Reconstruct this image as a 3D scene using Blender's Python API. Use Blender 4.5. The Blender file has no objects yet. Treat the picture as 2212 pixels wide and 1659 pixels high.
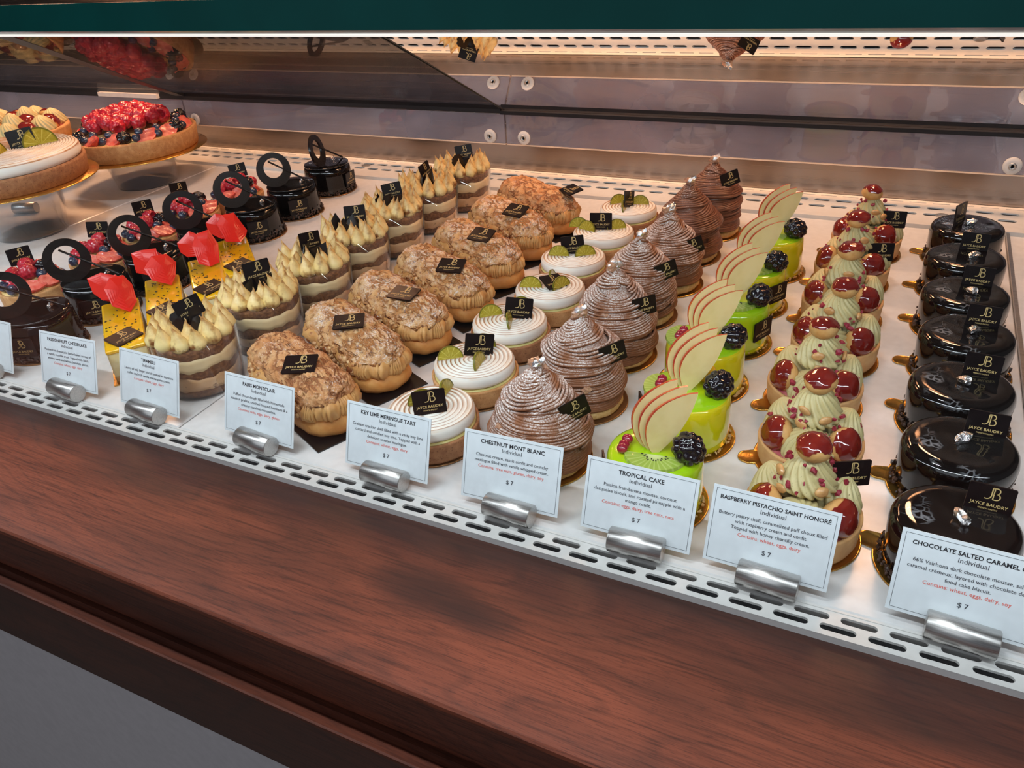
import bpy, math, random
import numpy as np
from mathutils import Matrix, Vector, Euler
PI = math.pi
R = math.radians
SC = bpy.context.scene
COL = SC.collection

# ------------------------------------------------------------------ camera
cam = bpy.data.cameras.new('camera')
cam.sensor_width = 36.0
cam.lens = 1685.0 / 2212 * 36.0
cam.clip_start = 0.01
camo = bpy.data.objects.new('camera', cam)
COL.objects.link(camo)
camo.matrix_world = Matrix(((0.89854397, -0.17852264, 0.40093441, 0),
                            (0.43366131, 0.50165383, -0.74851941, 0),
                            (-0.06750262, 0.84644734, 0.52817638, 0.38),
                            (0, 0, 0, 1)))
SC.camera = camo
# ------------------------------------------------------------------ world, lights, exposure
W = bpy.data.worlds.new('shop_surroundings')
SC.world = W
W.use_nodes = True
nt = W.node_tree
bg = nt.nodes['Background']
tc = nt.nodes.new('ShaderNodeTexCoord')
sp = nt.nodes.new('ShaderNodeSeparateXYZ')
rp = nt.nodes.new('ShaderNodeValToRGB')
nt.links.new(tc.outputs['Generated'], sp.inputs[0])
mr = nt.nodes.new('ShaderNodeMapRange')
mr.inputs[1].default_value = -1
nt.links.new(sp.outputs['Y'], mr.inputs[0])
nt.links.new(mr.outputs[0], rp.inputs[0])
rp.color_ramp.elements[0].color = (0.46, 0.50, 0.58, 1)     # daylight from the shop front
rp.color_ramp.elements[1].color = (0.20, 0.15, 0.12, 1)     # dim warm shop behind the case
nt.links.new(rp.outputs[0], bg.inputs[0])
bg.inputs[1].default_value = 0.24
SC.view_settings.view_transform = 'Standard'
SC.view_settings.look = 'None'
SC.view_settings.exposure = 0.15
SC.view_settings.gamma = 1.0
SC.view_settings.use_curve_mapping = False


def area(name, loc, rot, sx, sy, power, col, shape='RECTANGLE'):
    l = bpy.data.lights.new(name, 'AREA')
    l.shape = shape
    l.size = sx
    l.size_y = sy
    l.energy = power
    l.color = col
    o = bpy.data.objects.new(name, l)
    COL.objects.link(o)
    o.location = loc
    o.rotation_euler = rot
    return o


area('case_led_strip', (-0.6, 0.262, 0.338), (R(22), 0, 0), 2.3, 0.010, 5.3, (0.86, 0.94, 1.0))
area('window_daylight', (-0.6, -1.6, 1.5), (R(50), 0, 0), 2.4, 1.2, 9.0, (0.86, 0.92, 1.0))
for k, (lx, ly) in enumerate([(-1.45, 1.02), (-0.95, 1.05), (-0.45, 1.05), (0.02, 1.02)]):
    area('low_rear_lamp', (lx, ly, 0.52), (R(6), 0, 0), 0.14, 0.14, 3.1, (1.0, 0.52, 0.27), 'DISK')  # warm lamps lowered to just above the case, keeping the glow at the back
area('ceiling_lamp_neutral', (-0.5, 0.45, 1.6), (0, 0, 0), 0.30, 0.2, 7.0, (0.93, 0.96, 1.0))


# ------------------------------------------------------------------ materials
def rgb(h):
    """sRGB 0-255 triple to linear"""
    return tuple(((c / 255 + 0.055) / 1.055) ** 2.4 if c > 10 else c / 255 / 12.92 for c in h)


class NT:
    def __init__(s, name):
        s.m = bpy.data.materials.new(name)
        s.m.use_nodes = True
        s.t = s.m.node_tree
        s.b = s.t.nodes['Principled BSDF']
        s.out = s.t.nodes['Material Output']
        s.co = None

    def n(s, typ, **kw):
        x = s.t.nodes.new('ShaderNode' + typ)
        for k, v in kw.items():
            if k.startswith('i'):
                x.inputs[int(k[1:])].default_value = v
            else:
                setattr(x, k, v)
        return x

    def l(s, a, b):
        s.t.links.new(a, b)

    def coord(s):
        if s.co is None:
            s.co = s.n('TexCoord').outputs['Object']
        return s.co

    def noise(s, scale, detail=3, rough=0.55, vec=None, dist=0.0):
        x = s.n('TexNoise')
        x.inputs['Scale'].default_value = scale
        x.inputs['Detail'].default_value = detail
        x.inputs['Roughness'].default_value = rough
        x.inputs['Distortion'].default_value = dist
        s.l(vec if vec is not None else s.coord(), x.inputs['Vector'])
        return x.outputs[0]

    def scaled(s, sc, vec=None):
        x = s.n('Mapping')
        x.inputs['Scale'].default_value = sc
        s.l(vec if vec is not None else s.coord(), x.inputs[0])
        return x.outputs[0]

    def ramp(s, fac, a, b, ca=(0, 0, 0), cb=(1, 1, 1)):
        x = s.n('ValToRGB')
        e = x.color_ramp.elements
        e[0].position = a
        e[1].position = b
        e[0].color = (*ca, 1)
        e[1].color = (*cb, 1)
        s.l(fac, x.inputs[0])
        return x.outputs[0]

    def mix(s, fac, a, b, mode='MIX'):
        x = s.n('Mix', data_type='RGBA', blend_type=mode)
        for sock, v in ((0, fac), (6, a), (7, b)):
            if isinstance(v, (tuple, list)):
                x.inputs[sock].default_value = (*v, 1)
            elif isinstance(v, (int, float)):
                x.inputs[sock].default_value = v
            else:
                s.l(v, x.inputs[sock])
        return x.outputs[2]

    def math(s, op, a, b=0.0, clamp=False):
        x = s.n('Math', operation=op, use_clamp=clamp)
        for k, v in ((0, a), (1, b)):
            if isinstance(v, (int, float)):
                x.inputs[k].default_value = v
            else:
                s.l(v, x.inputs[k])
        return x.outputs[0]

    def bump(s, h, strength=0.3, dist=0.001):
        x = s.n('Bump')
        x.inputs['Strength'].default_value = strength
        x.inputs['Distance'].default_value = dist
        s.l(h, x.inputs['Height'])
        s.l(x.outputs[0], s.b.inputs['Normal'])

    def set(s, **kw):
        for k, v in kw.items():
            k = k.replace('_', ' ')
            i = s.b.inputs[k]
            if hasattr(v, 'is_linked') or hasattr(v, 'links'):
                s.l(v, i)
            elif isinstance(v, (tuple, list)):
                i.default_value = (*v, 1) if len(v) == 3 and i.type == 'RGBA' else v
            else:
                i.default_value = v


def mat(name, col, col2=None, scale=200, lo=0.4, hi=0.65, rough=0.5, metal=0, coat=0, sss=0,
        bump=None, sugar=0, sugar_z=None, crack=None, toast=None, dust=None, spec=0.5, trans=0, detail=3):
    s = NT(name)
    c = col
    if col2 is not None:
        c = s.mix(s.ramp(s.noise(scale, detail), lo, hi), col, col2)
    else:                                   # every surface keeps a faint procedural mottling
        c = s.mix(s.ramp(s.noise(120, 2), 0.3, 0.7), tuple(x * 0.96 for x in col), tuple(min(1, x * 1.04) for x in col))
    if dust is not None:                    # (colour, scale, lo, hi) a second scatter of specks
        c = s.mix(s.ramp(s.noise(dust[1], 2), dust[2], dust[3]), c, dust[0])
    if toast:                               # torched tips: browner towards the point of each peak
        tz = s.n('SeparateXYZ')
        s.l(s.coord(), tz.inputs[0])
        tf = s.math('MULTIPLY', s.ramp(tz.outputs['Z'], toast[1], toast[2]), s.ramp(s.noise(160, 3), 0.35, 0.6, (0.25,) * 3))
        c = s.mix(tf, c, toast[0])
    if crack:
        v = s.n('TexVoronoi', feature='DISTANCE_TO_EDGE')
        v.inputs['Scale'].default_value = crack[1]
        nn_ = s.n('TexNoise')
        nn_.inputs['Scale'].default_value = 160
        s.l(s.scaled((0.6, 1, 1)), nn_.inputs['Vector'])
        sc_ = s.n('VectorMath', operation='SCALE')
        sc_.inputs[3].default_value = 0.012
        s.l(nn_.outputs[1], sc_.inputs[0])
        av = s.n('VectorMath', operation='ADD')
        s.l(s.scaled((0.6, 1, 1)), av.inputs[0])
        s.l(sc_.outputs[0], av.inputs[1])
        s.l(av.outputs[0], v.inputs['Vector'])
        ck = s.math('MULTIPLY', s.ramp(v.outputs[0], 0.02, 0.16, (1,) * 3, (0,) * 3), s.ramp(s.noise(70, 2), 0.40, 0.55))
    if sugar:
        g = s.n('NewGeometry')
        z = s.n('SeparateXYZ')
        s.l(g.outputs['Normal'], z.inputs[0])
        up = s.ramp(z.outputs['Z'], 0.1, 0.75)
        ns = s.ramp(s.noise(900, 4, 0.7), 0.62 - 0.22 * sugar, 0.70 - 0.15 * sugar)
        big = s.ramp(s.noise(60, 2), 0.60 - 0.3 * sugar, 0.75 - 0.2 * sugar)
        f = s.math('MULTIPLY', s.math('MULTIPLY', up, ns), big)
        if sugar_z:
            oz = s.n('SeparateXYZ')
            s.l(s.coord(), oz.inputs[0])
            f = s.math('MULTIPLY', f, s.ramp(oz.outputs['Z'], *sugar_z))
        c = s.mix(f, c, (0.86, 0.82, 0.80))
    if crack:
        c = s.mix(ck, c, crack[0])
    s.set(Base_Color=c, Roughness=rough, Metallic=metal)
    s.b.inputs['Coat Weight'].default_value = coat
    s.b.inputs['Coat Roughness'].default_value = 0.04
    s.b.inputs['Specular IOR Level'].default_value = spec
    if sss:
        s.b.inputs['Subsurface Weight'].default_value = sss
        s.b.inputs['Subsurface Radius'].default_value = (0.004, 0.002, 0.0015)
        s.b.inputs['Subsurface Scale'].default_value = 0.6
    if trans:
        s.b.inputs['Transmission Weight'].default_value = trans
    if bump:
        hgt = s.noise(bump[0], 4, 0.6)
        if crack:
            hgt = s.math('SUBTRACT', hgt, s.math('MULTIPLY', ck, 0.9))
        s.bump(hgt, bump[1], bump[2])
    return s.m


def glass(name, tint, ior=1.5, boost=1.0, haze=None, haze_amt=0.0, rough=0.0):
    """clear pane: fresnel reflection over see-through glass so that light passes"""
    s = NT(name)
    s.t.nodes.remove(s.b)
    tr = s.n('BsdfTransparent')
    tr.inputs[0].default_value = (*tint, 1)
    gl = s.n('BsdfGlossy')
    gl.inputs[0].default_value = (1, 1, 1, 1)
    gl.inputs['Roughness'].default_value = rough
    lw = s.n('LayerWeight')
    lw.inputs[0].default_value = 0.5
    f0 = ((ior - 1) / (ior + 1)) ** 2
    f = s.math('MULTIPLY', s.math('POWER', lw.outputs['Facing'], 5.0), (1 - f0))
    f = s.math('MULTIPLY', s.math('ADD', f, f0), boost, True)
    base = tr.outputs[0]
    if haze_amt:
        df = s.n('BsdfDiffuse')
        df.inputs[0].default_value = (*haze, 1)
        mm = s.n('MixShader')
        nz = s.math('MULTIPLY', s.ramp(s.noise(9, 3), 0.3, 0.8, (0.6,) * 3, (1.3,) * 3), haze_amt)
        s.l(nz, mm.inputs[0])
        s.l(tr.outputs[0], mm.inputs[1])
        s.l(df.outputs[0], mm.inputs[2])
        base = mm.outputs[0]
    mx = s.n('MixShader')
    s.l(f, mx.inputs[0])
    s.l(base, mx.inputs[1])
    s.l(gl.outputs[0], mx.inputs[2])
    s.l(mx.outputs[0], s.out.inputs[0])
    return s.m


MT = {}
MT['choc_glaze'] = mat('dark_mirror_glaze', (0.0040, 0.0026, 0.0024), rough=0.05, coat=0.25, spec=0.45)
MT['choc_matte'] = mat('tempered_dark_chocolate', (0.009, 0.005, 0.0045), (0.013, 0.008, 0.007), 90, rough=0.26, spec=0.4)
MT['plaque'] = mat('plaque_chocolate', (0.007, 0.004, 0.0045), (0.010, 0.006, 0.0065), 150, rough=0.32, spec=0.25)
MT['gold_print'] = mat('gold_print', rgb((205, 178, 120)), rough=0.4)
MT['nib'] = mat('cocoa_nibs', (0.035, 0.016, 0.010), (0.09, 0.045, 0.03), 500, rough=0.4)
MT['gold'] = mat('gold_board', (0.62, 0.33, 0.07), (0.75, 0.42, 0.10), 60, rough=0.24, metal=0.9, bump=(260, 0.35, 0.0008))
MT['gold_dull'] = mat('copper_board', (0.33, 0.17, 0.07), (0.45, 0.23, 0.09), 60, rough=0.35, metal=0.6)
MT['raspberry'] = mat('raspberry_flesh', (0.42, 0.012, 0.030), (0.58, 0.03, 0.05), 200, rough=0.22, coat=0.5, sss=0.15)
MT['blackberry'] = mat('blackberry_flesh', (0.004, 0.003, 0.005), (0.009, 0.004, 0.007), 300, rough=0.12, coat=0.35)
MT['blueberry'] = mat('blueberry_skin', (0.015, 0.022, 0.05), (0.05, 0.065, 0.11), 150, rough=0.25, coat=0.4)
MT['currant'] = mat('redcurrant_skin', (0.22, 0.008, 0.022), (0.34, 0.02, 0.04), 150, rough=0.1, coat=0.8)
MT['straw_skin'] = mat('strawberry_skin', (0.55, 0.035, 0.025), (0.70, 0.09, 0.05), 150, rough=0.25, coat=0.4, bump=(900, 0.4, 0.0006))
MT['straw_cut'] = mat('strawberry_cut_flesh', (0.80, 0.22, 0.16), (0.70, 0.10, 0.07), 120, rough=0.3, coat=0.3)
MT['pastry_cream'] = mat('pastry_cream', (0.78, 0.56, 0.22), rough=0.4)
MT['shell'] = mat('tart_shell', (0.50, 0.24, 0.085), (0.62, 0.34, 0.14), 130, rough=0.7, bump=(500, 0.4, 0.0006),
                  dust=((0.30, 0.13, 0.045), 700, 0.60, 0.72))
MT['shell_pale'] = mat('buttery_tart_shell', (0.66, 0.37, 0.155), (0.60, 0.30, 0.11), 90, rough=0.65, bump=(400, 0.3, 0.0005))
MT['shell_brown'] = mat('graham_shell', (0.31, 0.13, 0.055), (0.42, 0.20, 0.085), 160, rough=0.75, bump=(600, 0.5, 0.0006),
                        dust=((0.16, 0.06, 0.025), 600, 0.60, 0.70))
MT['yellow_glaze'] = mat('passionfruit_glaze', (0.85, 0.46, 0.006), (0.90, 0.55, 0.01), 60, rough=0.15, coat=0.7)
MT['cheese'] = mat('cheesecake_body', (0.80, 0.66, 0.33), (0.84, 0.74, 0.45), 80, rough=0.45)
MT['crust'] = mat('crumb_crust', (0.36, 0.20, 0.07), (0.50, 0.30, 0.12), 700, rough=0.85, bump=(900, 0.6, 0.0008))
MT['red_choc'] = mat('red_chocolate', (0.70, 0.018, 0.010), (0.76, 0.030, 0.018), 40, rough=0.28, spec=0.5)
MT['sesame'] = mat('black_sesame', (0.010, 0.008, 0.008), rough=0.5)
MT['cocoa_cream'] = mat('cocoa_cream', (0.74, 0.42, 0.20), (0.80, 0.52, 0.29), 60, rough=0.5, dust=((0.26, 0.11, 0.05), 160, 0.64, 0.72))
MT['sponge'] = mat('soaked_sponge', (0.15, 0.055, 0.020), (0.32, 0.14, 0.055), 350, rough=0.8, bump=(500, 0.5, 0.0008))
MT['mascarpone'] = mat('mascarpone_cream', (0.95, 0.74, 0.42), rough=0.45)
MT['peak'] = mat('cream_peak_dusted', (0.92, 0.74, 0.34), (0.86, 0.62, 0.22), 50, rough=0.4,
                 dust=((0.24, 0.085, 0.02), 95, 0.50, 0.68), sss=0.05, toast=((0.40, 0.17, 0.04), 0.006, 0.024))
MT['cup'] = glass('clear_plastic_cup', (1.0, 1.0, 0.995), 1.45, 0.8)
MT['stand'] = glass('clear_acrylic_stand', (0.92, 0.925, 0.94), 1.45, 1.0, (0.6, 0.6, 0.65), 0.03)
MT['choux'] = mat('baked_choux', (0.56, 0.22, 0.045), (0.68, 0.34, 0.10), 60, rough=0.6, bump=(260, 0.5, 0.001))
MT['choux_top'] = mat('craquelin_top', (0.60, 0.29, 0.10), (0.74, 0.45, 0.20), 110, rough=0.75, sugar=0.72, crack=((0.42, 0.16, 0.04), 105),
                      bump=(330, 1.0, 0.0022), dust=((0.25, 0.09, 0.03), 190, 0.60, 0.68))
MT['choux_top_bare'] = mat('craquelin_top_bare', (0.56, 0.25, 0.09), (0.68, 0.38, 0.17), 110, rough=0.75, sugar=0.45, crack=((0.30, 0.10, 0.03), 105),
                           bump=(280, 0.9, 0.0018), dust=((0.28, 0.11, 0.04), 170, 0.62, 0.70))
MT['praline'] = mat('praline_cream', (0.64, 0.35, 0.12), (0.54, 0.26, 0.08), 90, rough=0.5)
MT['brown_nut'] = mat('caramelised_hazelnut', (0.13, 0.035, 0.015), (0.25, 0.08, 0.03), 150, rough=0.12, coat=0.7)
MT['nut'] = mat('hazelnut_pieces', (0.42, 0.18, 0.06), (0.74, 0.50, 0.25), 260, rough=0.5)
MT['black_board'] = mat('black_card_board', (0.006, 0.006, 0.007), rough=0.25)
MT['curd'] = mat('lime_curd', (0.62, 0.55, 0.22), rough=0.25)
MT['lime_rind'] = mat('lime_rind', (0.16, 0.15, 0.012), rough=0.3)
MT['pink_cream'] = mat('raspberry_cream', (0.50, 0.10, 0.12), (0.60, 0.19, 0.18), 90, rough=0.4)
MT['pistachio'] = mat('pistachio_cream', (0.56, 0.47, 0.22), (0.60, 0.52, 0.27), 70, rough=0.45, sss=0.05,
                      dust=((0.24, 0.16, 0.05), 700, 0.69, 0.73))
MT['caramel'] = mat('red_caramel', (0.15, 0.009, 0.007), (0.24, 0.020, 0.010), 60, rough=0.08, coat=1.0)
MT['small_choux'] = mat('small_choux_bun', (0.66, 0.38, 0.14), (0.58, 0.29, 0.085), 90, rough=0.55, bump=(250, 0.4, 0.0008))
MT['almond'] = mat('almond_pieces', (0.62, 0.34, 0.13), (0.50, 0.25, 0.09), 200, rough=0.35, coat=0.3)
MT['rasp_bits'] = mat('dried_raspberry_bits', (0.24, 0.010, 0.028), (0.38, 0.035, 0.06), 500, rough=0.5)
MT['chestnut'] = mat('chestnut_cream', (0.215, 0.080, 0.034), (0.28, 0.112, 0.052), 80, rough=0.6, spec=0.3, sugar=0.9, sugar_z=(0.012, 0.058))
MT['chestnut_bare'] = mat('chestnut_cream_bare', (0.165, 0.058, 0.028), (0.21, 0.078, 0.040), 80, rough=0.40, sugar=0.45, sugar_z=(0.03, 0.07))
MT['candied'] = mat('candied_chestnut', (0.40, 0.20, 0.12), (0.52, 0.30, 0.18), 300, rough=0.2, coat=0.6)
MT['silver'] = mat('silver_leaf', (0.80, 0.80, 0.82), rough=0.18, metal=1.0, bump=(300, 0.8, 0.002))
MT['biscuit'] = mat('dacquoise_biscuit', (0.58, 0.34, 0.12), (0.70, 0.48, 0.22), 300, rough=0.8, bump=(500, 0.5, 0.0008))
MT['green_glaze'] = mat('lime_green_glaze', (0.34, 0.60, 0.006), (0.50, 0.60, 0.006), 16, 0.45, 0.62, rough=0.12, coat=0.9)
MT['yellow_green'] = mat('yellow_green_glaze', (0.68, 0.58, 0.006), (0.42, 0.58, 0.006), 16, 0.50, 0.75, rough=0.12, coat=0.9)
MT['apple'] = mat('apple_flesh', (0.80, 0.62, 0.30), (0.74, 0.56, 0.25), 60, rough=0.18, coat=0.5, sss=0.1)
MT['apple_skin'] = mat('apple_skin', (0.45, 0.035, 0.02), (0.60, 0.11, 0.03), 120, rough=0.2, coat=0.5)
MT['mango'] = mat('mango_ball', (0.85, 0.42, 0.01), rough=0.2, coat=0.5)
MT['pebble'] = mat('kiwi_seed', (0.012, 0.010, 0.010), rough=0.3)
MT['paper'] = mat('sign_paper', (0.78, 0.84, 0.88), rough=0.35, spec=0.6)
MT['ink'] = mat('dark_ink', (0.02, 0.022, 0.028), rough=0.6)
MT['grey_ink'] = mat('grey_ink', (0.06, 0.065, 0.08), rough=0.6)
MT['red_ink'] = mat('red_ink', (0.80, 0.10, 0.06), rough=0.6)
MT['tray'] = mat('white_tray', (0.74, 0.74, 0.745), rough=0.22, spec=0.5)
MT['vent'] = mat('painted_vent_metal', (0.70, 0.69, 0.67), rough=0.3, spec=0.5)
MT['dark'] = mat('dark_recess', (0.012, 0.013, 0.015), rough=0.8)  # shade down inside the vent slots, put in as near-black
MT['black_bar'] = mat('black_profile', (0.008, 0.008, 0.011), rough=0.5, spec=0.3)
MT['teal'] = mat('glass_edge_green', (0.0, 0.105, 0.092), (0.0, 0.125, 0.110), 20, rough=0.25)
MT['bevel'] = mat('bevel_painted_glint', (0.60, 0.66, 0.62), (0.75, 0.55, 0.50), 25, rough=0.15)  # bright refracted line put into the bevel's pale colour
MT['edge_lit'] = mat('acrylic_edge_glint', (0.85, 0.62, 0.45), rough=0.3)  # light caught by the polished edge, painted as a pale warm tone
MT['canopy'] = glass('canopy_glass', (0.80, 0.80, 0.80), 1.6, 1.9)
MT['canopy_left'] = glass('left_canopy_glass', (0.92, 0.91, 0.90), 1.5, 0.14)
MT['canopy_dark'] = glass('darker_canopy_glass', (0.66, 0.65, 0.65), 1.5, 0.22)  # darker see-through tint than the neighbouring panes
MT['front_glass'] = glass('front_glass', (0.97, 0.985, 0.98), 1.25, 0.7)
MT['acrylic'] = glass('rear_acrylic', (0.74, 0.73, 0.77), 1.5, 1.4, (0.52, 0.48, 0.56), 0.33)  # lilac haze colour stands in for the bluish shop-front reflection
MT['washer'] = mat('white_washer', (0.66, 0.64, 0.62), rough=0.35)
MT['grey_panel'] = mat('grey_painted_panel', (0.60, 0.55, 0.56), rough=0.5)
MT['white_label'] = mat('white_label', (0.62, 0.58, 0.56), rough=0.5)


def m_meringue():
    s = NT('toasted_meringue')
    sx = s.n('SeparateXYZ')
    s.l(s.coord(), sx.inputs[0])
    x, y, z = sx.outputs
    r = s.math('SQRT', s.math('ADD', s.math('MULTIPLY', x, x), s.math('MULTIPLY', y, y)))
    th = s.math('ARCTAN2', y, x)
    ph = s.math('SUBTRACT', s.math('MULTIPLY', r, 2 * PI / 0.0039), th)
    w = s.math('COSINE', s.math('ADD', ph, s.math('MULTIPLY', s.noise(90, 2), 1.0)))
    line = s.ramp(w, 0.10, 0.90)
    big = s.ramp(s.noise(45, 2), 0.28, 0.60, (0.45,) * 3)
    f = s.math('MULTIPLY', line, big)
    g = s.n('NewGeometry')
    gz = s.n('SeparateXYZ')
    s.l(g.outputs['True Normal'], gz.inputs[0])
    f = s.math('MULTIPLY', f, s.math('GREATER_THAN', z, 0.0305))
    edge = s.ramp(r, 0.028, 0.036, (0,) * 3, (0.35,) * 3)
    top = s.ramp(gz.outputs['Z'], 0.35, 0.8)
    f2 = s.math('MULTIPLY', s.math('MULTIPLY', edge, s.ramp(s.noise(60, 2), 0.4, 0.6)), top)
    c = s.mix(f, (0.84, 0.82, 0.76), (0.34, 0.13, 0.03))
    c = s.mix(f2, c, (0.68, 0.38, 0.13))
    s.set(Base_Color=c, Roughness=0.38)
    s.b.inputs['Subsurface Weight'].default_value = 0.08
    s.b.inputs['Subsurface Radius'].default_value = (0.003, 0.003, 0.003)
    return s.m


MT['meringue'] = m_meringue()


def m_citrus(name, flesh, pale, nseg):
    s = NT(name)
    sx = s.n('SeparateXYZ')
    s.l(s.coord(), sx.inputs[0])
    th = s.math('ARCTAN2', sx.outputs['Z'], sx.outputs['X'])
    w = s.math('COSINE', s.math('MULTIPLY', th, nseg))
    c = s.mix(s.ramp(w, 0.86, 0.97), flesh, pale)
    c = s.mix(s.ramp(s.noise(500, 2), 0.4, 0.7, (0,) * 3, (0.4,) * 3), c, pale)
    s.set(Base_Color=c, Roughness=0.15)
    s.b.inputs['Coat Weight'].default_value = 0.5
    return s.m


MT['lime_flesh'] = m_citrus('candied_lime_flesh', (0.36, 0.29, 0.025), (0.58, 0.50, 0.10), 11)


def m_kiwi():
    s = NT('kiwi_flesh')
    sx = s.n('SeparateXYZ')
    s.l(s.coord(), sx.inputs[0])
    x, y, z = sx.outputs
    r = s.math('SQRT', s.math('ADD', s.math('MULTIPLY', x, x), s.math('MULTIPLY', y, y)))
    th = s.math('ARCTAN2', y, x)
    w = s.math('COSINE', s.math('MULTIPLY', th, 26))
    c = s.mix(s.ramp(r, 0.003, 0.007), (0.62, 0.66, 0.32), (0.30, 0.42, 0.06))
    c = s.mix(s.math('MULTIPLY', s.ramp(w, 0.2, 0.9), 0.45), c, (0.52, 0.62, 0.20))
    s.set(Base_Color=c, Roughness=0.12)
    s.b.inputs['Coat Weight'].default_value = 0.8
    return s.m


MT['kiwi'] = m_kiwi()


def m_marble():
    s = NT('marbled_dark_glaze')
    sx = s.n('SeparateXYZ')
    s.l(s.coord(), sx.inputs[0])
    v = s.n('TexVoronoi', feature='DISTANCE_TO_EDGE')
    v.inputs['Scale'].default_value = 170
    wv = s.n('Mapping')
    wv.inputs['Scale'].default_value = (1.0, 1.6, 1)
    ad = s.n('VectorMath', operation='ADD')
    nz = s.n('TexNoise')
    nz.inputs['Scale'].default_value = 60
    s.l(s.coord(), nz.inputs['Vector'])
    ms = s.n('VectorMath', operation='SCALE')
    ms.inputs[3].default_value = 0.018
    s.l(nz.outputs[1], ms.inputs[0])
    s.l(s.coord(), ad.inputs[0])
    s.l(ms.outputs[0], ad.inputs[1])
    s.l(ad.outputs[0], wv.inputs[0])
    s.l(wv.outputs[0], v.inputs['Vector'])
    lines = s.ramp(v.outputs[0], 0.03, 0.16, (1,) * 3, (0,) * 3)
    patch = s.ramp(s.noise(38, 1, 0.5), 0.53, 0.63)
    top = s.ramp(sx.outputs['Z'], 0.038, 0.0405)
    f = s.math('MULTIPLY', s.math('MULTIPLY', lines, patch), top)
    c = s.mix(s.math('MULTIPLY', f, 0.55), (0.0045, 0.0028, 0.0026), (0.42, 0.44, 0.48))
    s.set(Base_Color=c, Roughness=0.05)
    s.b.inputs['Coat Weight'].default_value = 0.3
    s.b.inputs['Coat Roughness'].default_value = 0.02
    s.bump(s.noise(45, 1), 0.25, 0.003)
    return s.m


MT['marble'] = m_marble()


def m_wood(name, dark=False, ax=(1, 1, 1)):
    s = NT(name)
    P = s.coord()
    sx = s.n('SeparateXYZ')
    s.l(P, sx.inputs[0])
    x, y, z = sx.outputs
    yy = s.math('ADD', y, z)
    warp = s.noise(1.0, 2, 0.5, s.scaled((2.6, 8.5, 8.5)))
    ph = s.math('ADD', s.math('MULTIPLY', yy, 420.0), s.math('MULTIPLY', warp, 120.0))
    rings = s.math('SINE', ph)
    fine = s.noise(1.0, 5, 0.7, s.scaled((22, 650, 650)))
    mid = s.noise(1.0, 4, 0.6, s.scaled((3, 45, 45)))
    broad = s.noise(1.0, 2, 0.5, s.scaled((2.2, 14, 14)))
    pores = s.ramp(s.noise(1.0, 2, 0.5, s.scaled((120, 1500, 1500))), 0.58, 0.66)
    patch = s.ramp(s.noise(1.0, 3, 0.6, s.scaled((4.5, 13, 13), None)), 0.46, 0.66)
    c = s.mix(s.ramp(mid, 0.32, 0.68), (0.150, 0.036, 0.017), (0.062, 0.016, 0.009))
    c = s.mix(s.math('MULTIPLY', s.ramp(broad, 0.40, 0.66), 0.55), c, (0.185, 0.048, 0.024))
    c = s.mix(s.math('MULTIPLY', s.ramp(rings, 0.60, 1.0), 0.36), c, (0.026, 0.009, 0.006))
    c = s.mix(s.math('MULTIPLY', s.ramp(fine, 0.40, 0.72), 0.55), c, (0.21, 0.060, 0.032))
    c = s.mix(s.math('MULTIPLY', s.ramp(fine, 0.30, 0.48, (1,) * 3, (0,) * 3), 0.6), c, (0.024, 0.009, 0.006))
    c = s.mix(s.math('MULTIPLY', patch, 0.50), c, (0.022, 0.011, 0.009))
    if not dark:
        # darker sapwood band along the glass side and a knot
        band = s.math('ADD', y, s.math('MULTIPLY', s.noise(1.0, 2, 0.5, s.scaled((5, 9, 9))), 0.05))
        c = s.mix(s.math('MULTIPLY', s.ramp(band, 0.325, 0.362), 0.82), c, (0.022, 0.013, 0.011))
        for kx, ky, sxx, syy, am in ((-0.235, 0.292, 0.030, 0.014, 0.80), (-0.19, 0.284, 0.020, 0.009, 0.75), (-0.52, 0.31, 0.045, 0.012, 0.55), (0.06, 0.31, 0.10, 0.012, 0.6)):
            dx = s.math('DIVIDE', s.math('SUBTRACT', x, kx), sxx)
            dy = s.math('DIVIDE', s.math('SUBTRACT', y, ky), syy)
            d = s.math('ADD', s.math('MULTIPLY', dx, dx), s.math('MULTIPLY', dy, dy))
            d = s.math('ADD', d, s.math('MULTIPLY', mid, 0.8))
            c = s.mix(s.math('MULTIPLY', s.ramp(s.math('MULTIPLY', d, 0.3), 0.08, 1.0, (1,) * 3, (0,) * 3), am), c, (0.018, 0.010, 0.009))
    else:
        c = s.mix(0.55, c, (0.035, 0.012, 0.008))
    c = s.mix(s.math('MULTIPLY', pores, 0.5), c, (0.035, 0.012, 0.009))
    s.set(Base_Color=c, Roughness=0.42)
    s.b.inputs['Specular IOR Level'].default_value = 0.25
    s.bump(fine, 0.10, 0.0006)
    return s.m


MT['wood'] = m_wood('walnut_plank')
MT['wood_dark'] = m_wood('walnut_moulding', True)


def m_steel(name, col, rough, sc=(3, 400, 400), amt=0.25):
    s = NT(name)
    n = s.noise(1.0, 3, 0.6, s.scaled(sc))
    c = s.mix(s.ramp(n, 0.3, 0.7), tuple(v * (1 - amt) for v in col), col)
    s.set(Base_Color=c, Roughness=s.ramp(n, 0.3, 0.7, (rough * 0.8,) * 3, (rough * 1.2,) * 3), Metallic=1.0)
    return s.m


MT['steel'] = m_steel('brushed_back_steel', (0.33, 0.275, 0.24), 0.24, (0.8, 160, 900), 0.10)
MT['holder'] = m_steel('brushed_holder_steel', (0.66, 0.64, 0.62), 0.34, (25, 1800, 1800), 0.35)


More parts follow.
